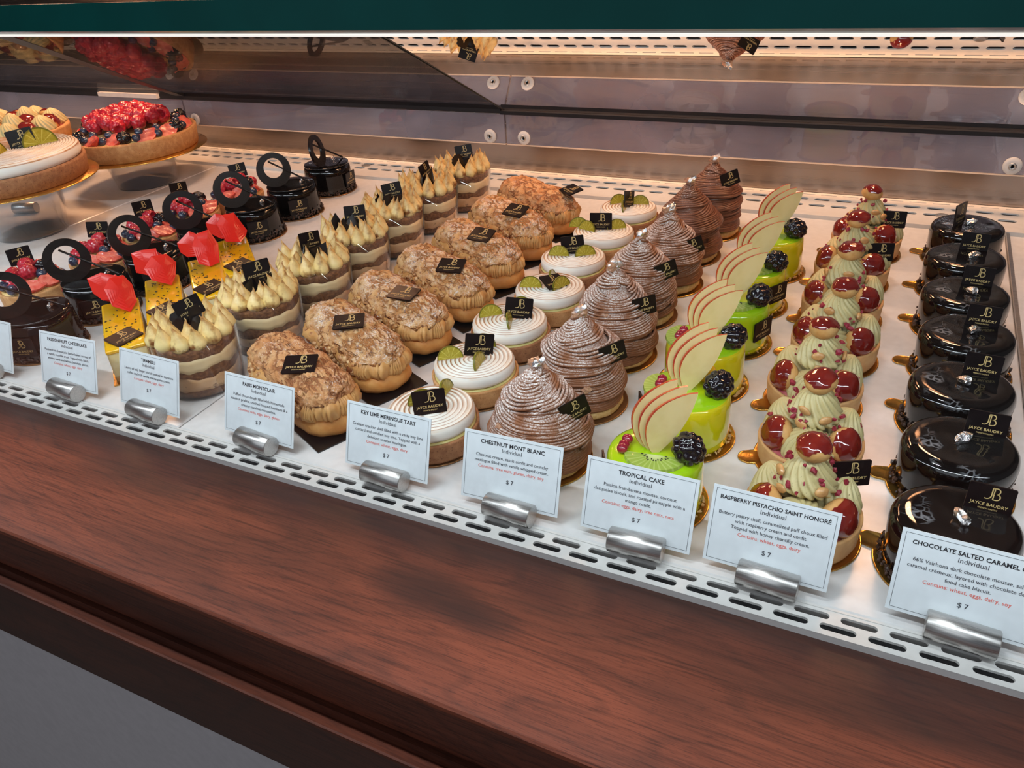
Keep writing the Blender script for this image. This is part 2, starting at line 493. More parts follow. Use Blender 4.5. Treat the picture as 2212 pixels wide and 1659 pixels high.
# ------------------------------------------------------------------ mesh helpers
class M:
    """collects vertices and faces; build() links them as ONE mesh object"""
    def __init__(s):
        s.v = []
        s.f = []
        s.mi = []
        s.n = 0

    def add(s, v, f, mi=0):
        v = np.asarray(v, float)
        s.v.append(v)
        if isinstance(mi, int):
            mi = [mi] * len(f)
        s.f.extend([tuple(int(i) + s.n for i in q) for q in f])
        s.mi.extend(mi)
        s.n += len(v)
        return s

    def xf(s, mtx):
        a = np.array(mtx)
        s.v = [v @ a[:3, :3].T + a[:3, 3] for v in s.v]
        return s

    def mesh(s, name, mats, smooth=True):
        me = bpy.data.meshes.new(name)
        V = np.concatenate(s.v) if s.v else np.zeros((0, 3))
        me.from_pydata(V.tolist(), [], s.f)
        for m in (mats if isinstance(mats, (list, tuple)) else [mats]):
            me.materials.append(MT[m] if isinstance(m, str) else m)
        me.polygons.foreach_set('material_index', s.mi)
        me.polygons.foreach_set('use_smooth', [smooth] * len(s.f))
        me.update()
        return me

    def build(s, name, mats, parent=None, smooth=True, **tags):
        return link(name, s.mesh(name, mats, smooth), parent, **tags)


def link(name, me, parent=None, loc=None, rot=None, scale=None, **tags):
    o = bpy.data.objects.new(name, me)
    COL.objects.link(o)
    if parent:
        o.parent = parent
    if loc is not None:
        o.location = loc
    if rot is not None:
        o.rotation_euler = rot
    if scale is not None:
        o.scale = scale if hasattr(scale, '__len__') else (scale,) * 3
    for k, v in tags.items():
        if v:
            o[k] = v
    return o


def thing(name, loc=(0, 0, 0), rotz=0.0, label=None, category=None, group=None, kind=None):
    return link(name, None, None, loc, (0, 0, rotz), label=label, category=category, group=group, kind=kind)


KIDS = {}


def copy_tree(o, parent=None):
    c = o.copy()
    COL.objects.link(c)
    if parent:
        c.parent = parent
    for ch in list(o.children):
        copy_tree(ch, c)
    return c


def T(loc=(0, 0, 0), rot=(0, 0, 0), sc=(1, 1, 1)):
    return Matrix.LocRotScale(Vector(loc), Euler(rot), Vector(sc if hasattr(sc, '__len__') else (sc,) * 3))


def pn(P, s=1.0, seed=0.0):
    """smooth pseudo noise, vectorised, about -1..1"""
    x, y, z = P[..., 0] * s, P[..., 1] * s, P[..., 2] * s
    return (np.sin(x * 1.7 + 1.3 * np.sin(y * 1.1 + seed) + seed) * np.cos(y * 1.9 + np.sin(z * 1.6 + seed * 2))
            + 0.6 * np.sin(z * 2.3 + 1.7 * np.sin(x * 1.4 - seed) + seed * 3)
            + 0.4 * np.sin(x * 3.9 + y * 3.1 - z * 4.3 + seed * 5)) / 1.7


def loft(rings, n=48, disp=None, cap0=True, cap1=True):
    """rings: (half straight length a, radius r, z). a = 0 is a plain lathe."""
    th = np.linspace(0, 2 * PI, n, endpoint=False)
    V = []
    for i, rg in enumerate(rings):
        a, r, z = rg[:3]
        x = np.cos(th) * r + np.tanh(np.cos(th) * 5) * a
        y = np.sin(th) * r
        p = np.stack([x, y, np.full(n, z)], 1)
        if disp is not None:
            p = disp(p, th, i)
        V.append(p)
    m = len(rings)
    F = []
    for i in range(m - 1):
        for j in range(n):
            k = (j + 1) % n
            F.append((i * n + j, i * n + k, (i + 1) * n + k, (i + 1) * n + j))
    V = np.concatenate(V)
    if cap0:
        V = np.vstack([V, V[:n].mean(0)])
        c = len(V) - 1
        F += [(c, (j + 1) % n, j) for j in range(n)]
    if cap1:
        b = (m - 1) * n
        V = np.vstack([V, V[b:b + n].mean(0)])
        c = len(V) - 1
        F += [(c, b + j, b + (j + 1) % n) for j in range(n)]
    return V, F


def lathe(prof, n=48, disp=None, **k):
    return loft([(0, r, z) for r, z in prof], n, disp, **k)


def tube(P, r, n=6, closed=False):
    P = np.asarray(P, float)
    m = len(P)
    rr = np.full(m, r) if np.isscalar(r) else np.asarray(r)
    tg = np.gradient(P, axis=0)
    tg /= np.linalg.norm(tg, axis=1)[:, None] + 1e-12
    up = np.array([0, 0, 1.0]) if abs(tg[:, 2]).mean() < 0.8 else np.array([1.0, 0, 0])
    s1 = np.cross(tg, up)
    s1 /= np.linalg.norm(s1, axis=1)[:, None] + 1e-12
    s2 = np.cross(tg, s1)
    a = np.linspace(0, 2 * PI, n, endpoint=False)
    V = (P[:, None, :] + rr[:, None, None] * (np.cos(a)[None, :, None] * s1[:, None, :] + np.sin(a)[None, :, None] * s2[:, None, :])).reshape(-1, 3)
    F = []
    for i in range(m - 1):
        for j in range(n):
            k = (j + 1) % n
            F.append((i * n + j, i * n + k, (i + 1) * n + k, (i + 1) * n + j))
    F.append(tuple(range(n)))
    F.append(tuple((m - 1) * n + j for j in reversed(range(n))))
    return V, F


def box(x0, x1, y0, y1, z0, z1):
    V = [(x0, y0, z0), (x1, y0, z0), (x1, y1, z0), (x0, y1, z0), (x0, y0, z1), (x1, y0, z1), (x1, y1, z1), (x0, y1, z1)]
    F = [(0, 3, 2, 1), (4, 5, 6, 7), (0, 1, 5, 4), (1, 2, 6, 5), (2, 3, 7, 6), (3, 0, 4, 7)]
    return V, F


def prism(pts, y0, y1):
    """outline in x,z extruded along y"""
    n = len(pts)
    V = [(p[0], y0, p[1]) for p in pts] + [(p[0], y1, p[1]) for p in pts]
    F = [tuple(range(n)), tuple(reversed(range(n, 2 * n)))] + [(i, n + i, n + (i + 1) % n, (i + 1) % n) for i in range(n)]
    return V, F


_ICO = {}


def ico(sub):
    if sub not in _ICO:
        import bmesh
        b = bmesh.new()
        bmesh.ops.create_icosphere(b, subdivisions=sub, radius=1)
        V = np.array([v.co[:] for v in b.verts])
        F = [tuple(v.index for v in f.verts) for f in b.faces]
        b.free()
        _ICO[sub] = (V, F)
    return _ICO[sub]


def blob(sub=2, r=(1, 1, 1), noise=0.0, ns=2.0, seed=0.0, mtx=None):
    V, F = ico(sub)
    V = V * (1 + noise * pn(V, ns, seed))[:, None] * np.array(r)
    if mtx is not None:
        a = np.array(mtx)
        V = V @ a[:3, :3].T + a[:3, 3]
    return V, F


def fib(n):
    i = np.arange(n) + 0.5
    ph = np.arccos(1 - 2 * i / n)
    th = PI * (1 + 5 ** 0.5) * i
    return np.stack([np.cos(th) * np.sin(ph), np.sin(th) * np.sin(ph), np.cos(ph)], 1)


def berry_mesh(name, n, r, m, dep=0.22, hollow=False, sub=5):
    V, F = ico(sub)
    C = fib(n)
    d = np.sqrt(((V[:, None, :] - C[None]) ** 2).sum(2)).min(1)
    rc = math.sqrt(4 * PI / n / PI) * 1.05
    h = np.sqrt(np.clip(1 - (d / rc) ** 2, 0, 1))
    W_ = V * (0.82 + dep * h)[:, None]
    W_[:, 2] *= 1.12
    if hollow:
        top = V[:, 2] > 0.8
        W_[top, 2] -= (V[top, 2] - 0.8) * 4.0
    W_ *= r
    mm = M()
    mm.add(W_, F)
    return mm.mesh(name, m)


# ------------------------------------------------------------------ writing
_TXT = {}


def text_vf(s, bold=0.0):
    k = (s, bold)
    if k in _TXT:
        return _TXT[k]
    cu = bpy.data.curves.new('t', 'FONT')
    cu.body = s
    cu.size = 1.0
    cu.align_x = 'CENTER'
    cu.resolution_u = 2
    cu.offset = bold
    o = bpy.data.objects.new('t', cu)
    COL.objects.link(o)
    dg = bpy.context.evaluated_depsgraph_get()
    me = bpy.data.meshes.new_from_object(o.evaluated_get(dg))
    V = np.array([v.co[:] for v in me.vertices]) if len(me.vertices) else np.zeros((0, 3))
    F = [tuple(p.vertices) for p in me.polygons]
    bpy.data.objects.remove(o)
    bpy.data.curves.remove(cu)
    bpy.data.meshes.remove(me)
    _TXT[k] = (V, F)
    return V, F


def put_text(mm, s, size, x, z, y, width=None, bold=0.0, mi=0):
    """writes in the x,z plane facing -y"""
    V, F = text_vf(s, bold)
    if not len(V):
        return
    if width:
        size = min(size, width / (V[:, 0].max() - V[:, 0].min()))
    P = np.stack([V[:, 0] * size + x, np.full(len(V), y), V[:, 1] * size + z], 1)
    mm.add(P, F, mi)


def ribbon(mm, pts, w, y, s=1.0, ox=0.0, oz=0.0):
    pts = np.array(pts, float)
    t = np.gradient(pts, axis=0)
    t /= np.linalg.norm(t, axis=1)[:, None]
    nr = np.stack([-t[:, 1], t[:, 0]], 1) * w / 2
    a, b = pts + nr, pts - nr
    n = len(pts)
    V = [(p[0] * s + ox, y, p[1] * s + oz) for p in np.vstack([a, b])]
    F = [(i, i + 1, n + i + 1, n + i) for i in range(n - 1)]
    mm.add(V, F)


PW, PH, PT = 0.031, 0.0235, 0.0016
_pm = M()
_r = 0.0012
_o = []
for cx, cz, a0 in ((PW / 2 - _r, _r - PH / 2, -90), (PW / 2 - _r, PH / 2 - _r, 0), (_r - PW / 2, PH / 2 - _r, 90), (_r - PW / 2, _r - PH / 2, 180)):
    for k in range(4):
        a = R(a0 + k * 30)
        _o.append((cx + _r * math.cos(a), cz + _r * math.sin(a)))
_pm.add(*prism(_o, -PT / 2, PT / 2))
PLAQUE = _pm.mesh('chocolate_plaque', 'plaque', False)
_pg = M()
yy = -PT / 2 - 0.00012
arc = lambda cx, cz, rx, rz, a0, a1, n=12: [(cx + rx * math.cos(R(a0 + (a1 - a0) * i / (n - 1))), cz + rz * math.sin(R(a0 + (a1 - a0) * i / (n - 1)))) for i in range(n)]
ls = 0.0095
ribbon(_pg, [(0.0, 1.0), (0.0, 0.6), (0.0, 0.35)] + arc(-0.32, 0.32, 0.32, 0.32, 0, -110, 10), 0.085, yy, ls, 0, 0.0005)
ribbon(_pg, [(0.14, 0.0), (0.14, 0.5), (0.14, 1.0)], 0.085, yy, ls, 0, 0.0005)
ribbon(_pg, [(0.0, 1.0), (0.3, 1.0)] + arc(0.30, 0.76, 0.22, 0.24, 90, -90, 9) + [(0.14, 0.52)], 0.085, yy, ls, 0, 0.0005)
ribbon(_pg, [(0.14, 0.52), (0.34, 0.52)] + arc(0.34, 0.26, 0.27, 0.26, 90, -90, 9) + [(0.14, 0.0)], 0.085, yy, ls, 0, 0.0005)
put_text(_pg, 'JAYCE BAUDRY', 0.0036, 0, -0.0055, yy, 0.0255, 0.012)
put_text(_pg, 'FRENCH PASTRY', 0.0018, 0, -0.0085, yy, 0.013, 0.01)
PRINT = _pg.mesh('gold_print', 'gold_print', False)


def plaque(parent, loc, rot=(0, 0, 0), scale=1.0):
    p = link('chocolate_plaque', PLAQUE, parent, loc, rot, scale)
    p['label'] = 'dark chocolate plaque with gold monogram and lettering'
    link('gold_print', PRINT, p, label='gold monogram and lettering')
    return p


# ------------------------------------------------------------------ shared small pieces
rnd = random.Random(7)
RASP = [berry_mesh('raspberry', 46, 0.0095, 'raspberry', hollow=True, sub=4)]
BLACKB = berry_mesh('blackberry', 34, 0.0105, 'blackberry', 0.30, sub=4)
_b = M()
_b.add(*blob(3, (0.0065, 0.0065, 0.0058)))
_b.add(*lathe([(0.0022, 0.0052), (0.0026, 0.0062), (0.0018, 0.0058)], 10, cap1=False, cap0=False))
BLUEB = _b.mesh('blueberry', 'blueberry')


def strawberry_mesh():
    V, F = ico(4)
    P = V.copy()
    taper = 1 - 0.35 * (P[:, 0] + 1) / 2 - 0.25 * np.clip(P[:, 0], 0, 1) ** 2
    P = P * np.stack([np.full(len(P), 0.017), 0.012 * taper, 0.011 * taper], 1)
    flat = P[:, 2] > 0.0015
    P[flat, 2] = 0.0015 + 0.0008 * pn(P[flat], 220)
    mi = [1 if all(flat[i] for i in f) else 0 for f in F]
    m = M()
    m.add(P, F, mi)
    return m.mesh('strawberry_piece', ['straw_skin', 'straw_cut'])


STRAW = strawberry_mesh()
_f = M()
rr_ = random.Random(3)
V, F = blob(2, (0.006, 0.0035, 0.005), 0.5, 3.5, 2.0)
_f.add(V, F)
SILVER = _f.mesh('silver_leaf', 'silver', False)


def chunks(name, m, spots, r0, r1, seed=0, sub=1, parent=None, noise=0.35, kind='stuff', flat=1.0):
    mm = M()
    q = random.Random(seed)
    for (x, y, z) in spots:
        r = q.uniform(r0, r1)
        mm.add(*blob(sub, (r * q.uniform(0.7, 1.3), r * q.uniform(0.6, 1.1), r * q.uniform(0.5, 1.0) * flat), noise, 2.5, q.uniform(0, 9),
                     T((x, y, z), (q.uniform(0, 6), q.uniform(0, 6), q.uniform(0, 6)))))
    return mm.build(name, m, parent, False, kind=kind)


def disc_board(parent, r, m='gold', tab=None):
    n = 160 if tab is not None else 64
    th = np.linspace(0, 2 * PI, n, endpoint=False)

    def dsp(p, t, i):
        if tab is not None:
            d = (t - tab + PI) % (2 * PI) - PI
            b0 = 0.0080              # rounded spoon-shaped pull tab
            cx = r + 0.0035
            sy = cx * np.sin(d)
            ins = np.abs(sy) < b0
            rr = np.where(ins & (np.cos(d) > 0), cx * np.cos(d) + np.sqrt(np.clip(b0 ** 2 - sy ** 2, 0, None)), 0)
            base = np.hypot(p[:, 0], p[:, 1])
            s = np.maximum(base, rr - (r - base)) / base
            p = p.copy()
            p[:, :2] *= s[:, None]
        return p
    mm = M()
    mm.add(*lathe([(r - 0.001, 0.0), (r, 0.0008), (r - 0.0003, 0.0018), (r - 0.0012, 0.0012)], n, dsp))
    return mm.build('gold_board' if m == 'gold' else 'copper_board', m, parent)


# ------------------------------------------------------------------ pastries
def make_ring_cake(seed):
    q = random.Random(seed)
    t = thing('chocolate_ring_cake')
    disc_board(t, 0.0415, 'gold_dull')

    def dsp(p, th, i):
        p = p.copy()
        k = 1 + 0.006 * np.sin(th * 3 + seed) + 0.004 * np.sin(th * 7 + seed * 2)
        p[:, :2] *= k[:, None]
        return p
    mm = M()
    mm.add(*lathe([(0.037, 0.0018), (0.0385, 0.005), (0.0372, 0.012), (0.0365, 0.03), (0.0360, 0.0375), (0.0342, 0.0405), (0.031, 0.0420), (0.02, 0.0424), (0.008, 0.0426)], 72, dsp))
    mm.build('glazed_body', 'choc_glaze', t)
    # chocolate disc lying on top, raised rim
    mm = M()
    mm.add(*lathe([(0.0335, 0.0423), (0.0348, 0.0428), (0.0348, 0.0442), (0.0335, 0.0446), (0.02, 0.0444)], 64))
    mm.build('top_disc', 'choc_glaze', t)
    spots = []
    for k in range(170):
        a = q.uniform(0, 2 * PI)
        h = abs(q.gauss(0, 0.0035))
        spots.append((math.cos(a) * (0.0388 + q.uniform(-.0004, 0.0012)), math.sin(a) * (0.0388 + q.uniform(-.0004, .0012)), 0.0028 + h))
    chunks('cocoa_nibs', 'nib', spots, 0.0011, 0.0021, seed, 1, t)
    # standing ring
    n = 48
    mm = M()
    th = np.linspace(0, 2 * PI, n, endpoint=False)
    V = []
    for (rad, y) in ((0.0245, -0.0016), (0.0245, 0.0016), (0.0140, 0.0016), (0.0140, -0.0016)):
        V.append(np.stack([np.cos(th) * rad, np.full(n, y), np.sin(th) * rad], 1))
    V = np.concatenate(V)
    off = 0.0026
    V[2 * n:, 2] += off
    F = []
    for a, b in ((0, 1), (1, 2), (2, 3), (3, 0)):
        for j in range(n):
            k = (j + 1) % n
            F.append((a * n + j, a * n + k, b * n + k, b * n + j))
    mm.add(V, F)
    mm.xf(T((-0.019, 0.000, 0.0680), (R(-10), 0, R(q.uniform(-12, 12)))))
    mm.build('chocolate_ring', 'choc_matte', t, False)
    mm = M()
    a, b = np.array([-0.024, 0.004, 0.0800]), np.array([0.029, -0.014, 0.0455])
    mm.add(*tube([a + (b - a) * k / 6 for k in range(7)], 0.0013, 8))
    mm.build('chocolate_stick', 'choc_matte', t)
    link('silver_leaf', SILVER, t, (0.016, -0.004, 0.0462), (0.4, 0.2, 1.0), 0.7)
    return t


def ring_plaque(t, az):
    """plaque stuck on the side, az = world direction it faces minus the cake's own rotation"""
    plaque(t, (0.0385 * math.sin(az), -0.0385 * math.cos(az), 0.0205), (R(3), 0, az), 0.9)


def make_fruit_tart(seed):
    q = random.Random(seed)
    t = thing('fruit_tartlet')
    disc_board(t, 0.041, 'gold_dull')
    mm = M()
    mm.add(*lathe([(0.0375, 0.0018), (0.0382, 0.006), (0.039, 0.021), (0.0388, 0.023), (0.0365, 0.0232), (0.0355, 0.019), (0.030, 0.018)], 56,
                  lambda p, th, i: p * (1 + 0.006 * np.sin(th * 9 + seed))[:, None] ** np.array([1, 1, 0])))
    mm.build('tart_shell', 'shell', t)
    mm = M()
    mm.add(*lathe([(0.0357, 0.0185), (0.035, 0.0215), (0.028, 0.024), (0.012, 0.0255)], 40, cap0=False))
    mm.build('pastry_cream', 'pastry_cream', t)
    # raspberries heaped toward the left, strawberries right and front
    for (x, y, z) in [(-0.020, -0.014, 0.034), (-0.002, -0.008, 0.041), (0.004, 0.012, 0.042), (-0.018, 0.010, 0.035), (-0.010, 0.026, 0.031), (0.018, 0.022, 0.033)]:
        link('raspberry', RASP[0], t, (x + q.uniform(-.002, .002), y + q.uniform(-.002, .002), z), (q.uniform(-2.2, -0.6), q.uniform(-.8, .8), q.uniform(0, 6)))
    for (x, y, z, a) in [(0.016, -0.024, 0.030, 0.2), (0.026, -0.004, 0.031, 1.2), (-0.006, -0.028, 0.030, -0.2), (0.026, 0.012, 0.030, 1.9)]:
        link('strawberry_piece', STRAW, t, (x, y, z), (R(q.uniform(25, 60)), q.uniform(-.3, .3), a), 0.9)
    for (x, y, z) in [(-0.027, -0.020, 0.030), (0.010, -0.014, 0.036), (0.030, -0.016, 0.030), (-0.030, 0.002, 0.029)]:
        link('blueberry', BLUEB, t, (x, y, z), (q.uniform(-1, 1), q.uniform(-1, 1), 0))
    link('blackberry', BLACKB, t, (0.018, 0.002, 0.038), (1.2, 0.3, q.uniform(0, 6)), 0.85)
    plaque(t, (0.002, 0.021, 0.053), (R(-12), R(q.uniform(-12, 12)), R(q.uniform(-10, 14))), 0.85)
    return t


def make_cheesecake(seed):
    """bar lying along local x, red sheets at +x (far) end"""
    q = random.Random(seed)
    t = thing('passionfruit_cheesecake_bar')
    L, Wd = 0.122, 0.037
    mm = M()
    mm.add(*box(-L / 2 - 0.004, L / 2 + 0.004, -Wd / 2 - 0.003, Wd / 2 + 0.003, 0, 0.0012))
    mm.build('gold_board', 'gold', t, False)

    def bar(x0, x1, y0, y1, z0, z1, n=24):
        def dsp(p, th, i):
            return p
        # rounded rectangle rings
        rings = []
        V = []
        r = 0.003
        out = []
        for cx, cy, a0 in ((x1 - r, y0 + r, -90), (x1 - r, y1 - r, 0), (x0 + r, y1 - r, 90), (x0 + r, y0 + r, 180)):
            for k in range(6):
                a = R(a0 + k * 18)
                out.append((cx, cy, math.cos(a), math.sin(a)))
        for ins, z in ((0, z0), (0, z1 - 0.0015), (0.0005, z1 - 0.0005), (0.0016, z1)):
            V += [(cx + (r - ins) * c, cy + (r - ins) * s_, z) for cx, cy, c, s_ in out]
        m_ = len(out)
        F = [(i * m_ + j, i * m_ + (j + 1) % m_, (i + 1) * m_ + (j + 1) % m_, (i + 1) * m_ + j) for i in range(3) for j in range(m_)]
        F += [tuple(reversed(range(m_))), tuple(range(3 * m_, 4 * m_))]
        return V, F
    mm = M()
    mm.add(*bar(-L / 2, L / 2, -Wd / 2, Wd / 2, 0.0012, 0.008))
    mm.build('crumb_crust', 'crust', t)
    mm = M()
    mm.add(*bar(-L / 2, L / 2, -Wd / 2, Wd / 2, 0.0078, 0.0335))
    mm.build('cheesecake_body', 'cheese', t)
    mm = M()
    mm.add(*bar(-L / 2 - 0.0005, L / 2 + 0.0005, -Wd / 2 - 0.0005, Wd / 2 + 0.0005, 0.0325, 0.0362))
    for k in range(9):      # drips over the side
        x = q.uniform(-L / 2 + .004, L / 2 - .004)
        sgn = q.choice((-1, 1))
        mm.add(*blob(2, (0.0018, 0.0007, q.uniform(0.002, 0.005)), mtx=T((x, sgn * Wd / 2, 0.0325))))
    mm.build('passionfruit_glaze', 'yellow_glaze', t)
    sp_ = M()
    for k in range(46):
        sp_.add(*blob(1, (0.0015, 0.0006, 0.0004), mtx=T((q.gauss(-0.005, 0.028) if k % 2 else q.uniform(-L / 2 + .004, L / 2 - .004),
                                                          max(-Wd / 2 + .003, min(Wd / 2 - .003, q.gauss(0, 0.010))), 0.0366), (0, 0, q.uniform(0, 3)))))
    ob = sp_.build('sesame_seeds', 'sesame', t, kind='stuff')
    # red chocolate sheets
    for k, (x, z, tilt, yaw, rl, w, h) in enumerate([(0.040, 0.055, -24, -80, 14, 0.036, 0.044), (0.050, 0.060, -14, -98, -30, 0.034, 0.034), (0.054, 0.050, -10, -104, 45, 0.038, 0.030)]):
        pts = []
        for a in (8, 62, 118, 172, 228, 280, 318):
            aa = R(a + q.uniform(-14, 14))
            pts.append((math.cos(aa) * w / 2 * q.uniform(0.75, 1.15), math.sin(aa) * h / 2 * q.uniform(0.75, 1.15)))
        n = len(pts)
        rows = 7
        V = []
        for yo in (-0.0006, 0.0006):
            for s_ in np.linspace(0, 1, rows):
                for p in pts:
                    px, pz = p[0] * s_, p[1] * s_
                    V.append((px, yo + 16.0 * px * px + 14.0 * pz * abs(pz), pz))
        F = []
        for side in (0, 1):
            b = side * rows * n
            for i in range(rows - 1):
                for j in range(n):
                    F.append((b + i * n + j, b + i * n + (j + 1) % n, b + (i + 1) * n + (j + 1) % n, b + (i + 1) * n + j))
        for j in range(n):
            a, b = (rows - 1) * n + j, (rows - 1) * n + (j + 1) % n
            F.append((a, b, b + rows * n, a + rows * n))
        mm = M()
        mm.add(V, F)
        mm.xf(T((x, (-0.006, 0.009, 0.000)[k], z), (R(tilt), R(rl + q.uniform(-12, 12)), R(yaw + q.uniform(-8, 8)))))
        mm.build('red_chocolate_sheet', 'red_choc', t, False)
    plaque(t, (-L / 2 + 0.020, 0, 0.0385), (R(-82), 0, R(-55)), 0.95)
    return t


def peak_mesh(seed):
    q = random.Random(seed)
    bx, by = q.uniform(-.002, .002), q.uniform(-.002, .002)

    def dsp(p, th, i):
        z = p[:, 2]
        k = np.clip((z - 0.008) / 0.018, 0, 1) ** 2
        p = p.copy()
        p[:, 0] += bx * k * 1.6 + 0.0004 * np.sin(z * 900)
        p[:, 1] += by * k * 1.6
        return p
    mm = M()
    mm.add(*lathe([(0.0060, -0.001), (0.0082, 0.0015), (0.0088, 0.0045), (0.0080, 0.008), (0.0060, 0.0120), (0.0038, 0.016), (0.0020, 0.0195), (0.0008, 0.023), (0.0002, 0.0255)], 20, dsp))
    return mm.mesh('cream_peak', 'peak')


PEAK = [peak_mesh(k) for k in range(6)]


def make_tiramisu(seed):
    q = random.Random(seed)
    t = thing('tiramisu_cup')
    rad = lambda z: 0.0365 + (0.0412 - 0.0365) * z / 0.056
    mm = M()
    H_ = 0.056
    mm.add(*lathe([(rad(0), 0.0), (rad(0), 0.0012), (rad(H_), H_), (rad(H_) - 0.0008, H_ + 0.0006), (rad(H_) - 0.0013, H_),
                   (rad(0.002) - 0.0013, 0.002)], 72))
    mm.build('clear_cup', 'cup', t)
    levels = [0.0022, 0.0095, 0.0215, 0.0300, 0.0430, 0.0520]
    names = [('base_sponge', 'sponge'), ('cocoa_cream', 'cocoa_cream'), ('middle_sponge', 'sponge'), ('mascarpone_layer', 'mascarpone'), ('top_sponge', 'sponge')]
    ph = [q.uniform(0, 6) for _ in levels]
    amp = [0, 0.0016, 0.0022, 0.0026, 0.0016, 0.0010]
    th0 = np.linspace(0, 2 * PI, 96, endpoint=False)
    waves = []
    for k, lv in enumerate(levels):
        w = np.sin(th0 * 3 + ph[k]) * 0.5 + np.sin(th0 * 7 + ph[k] * 2) * 0.45 + np.abs(np.sin(th0 * 6.0 + ph[k])) * 0.4 + 0.25 * np.sin(th0 * 17 + ph[k])
        waves.append(lv + amp[k] * w)
    for k, (nm, mt) in enumerate(names):
        lo, hi = waves[k], waves[k + 1]
        V = []
        for f in (0, 0.33, 0.66, 1.0):
            z = lo + (hi - lo) * f
            r = rad(z) - 0.0018 - (0.0006 if mt == 'sponge' else 0)
            V.append(np.stack([np.cos(th0) * r, np.sin(th0) * r, z], 1))
        n = 96
        V = np.concatenate(V)
        F = [(i * n + j, i * n + (j + 1) % n, (i + 1) * n + (j + 1) % n, (i + 1) * n + j) for i in range(3) for j in range(n)]
        V = np.vstack([V, [0, 0, levels[k]], [0, 0, levels[k + 1]]])
        F += [(4 * n, (j + 1) % n, j) for j in range(n)] + [(4 * n + 1, 3 * n + j, 3 * n + (j + 1) % n) for j in range(n)]
        mm = M()
        mm.add(V, F)
        mm.build(nm, mt, t)
    for ring, (n, r) in enumerate(((13, 0.0322), (7, 0.0190))):
        for k in range(n):
            a = 2 * PI * k / n + ring * 0.2 + q.uniform(-.05, .05)
            link('cream_peak', PEAK[q.randrange(6)], t, (math.cos(a) * r, math.sin(a) * r, 0.0525), (q.uniform(-.12, .12), q.uniform(-.12, .12), q.uniform(0, 6)),
                 (1.0, 1.0, q.uniform(0.85, 1.12)))
    for k in range(5):
        a = k * 1.25 + q.uniform(0, 0.6)
        w, h = q.uniform(0.014, 0.019), q.uniform(0.020, 0.028)
        mm = M()
        mm.add(*prism([(-w / 2, 0), (w / 2, 0.001), (w / 2 * 0.8, h), (-w / 2 * 0.4, h * 0.8)], -0.0006, 0.0006))
        mm.xf(T((math.cos(a) * 0.011 - 0.003, math.sin(a) * 0.009 - 0.003, 0.054), (R(q.uniform(-25, 15)), R(q.uniform(-20, 20)), R(q.uniform(-70, 70)))))
        mm.build('chocolate_shard', 'choc_matte', t, False)
    plaque(t, (0.004, 0.004, 0.077), (R(-12), R(q.uniform(-14, 14)), R(q.uniform(-20, 20))), 0.90 if seed == 61 else 0.80)
    return t


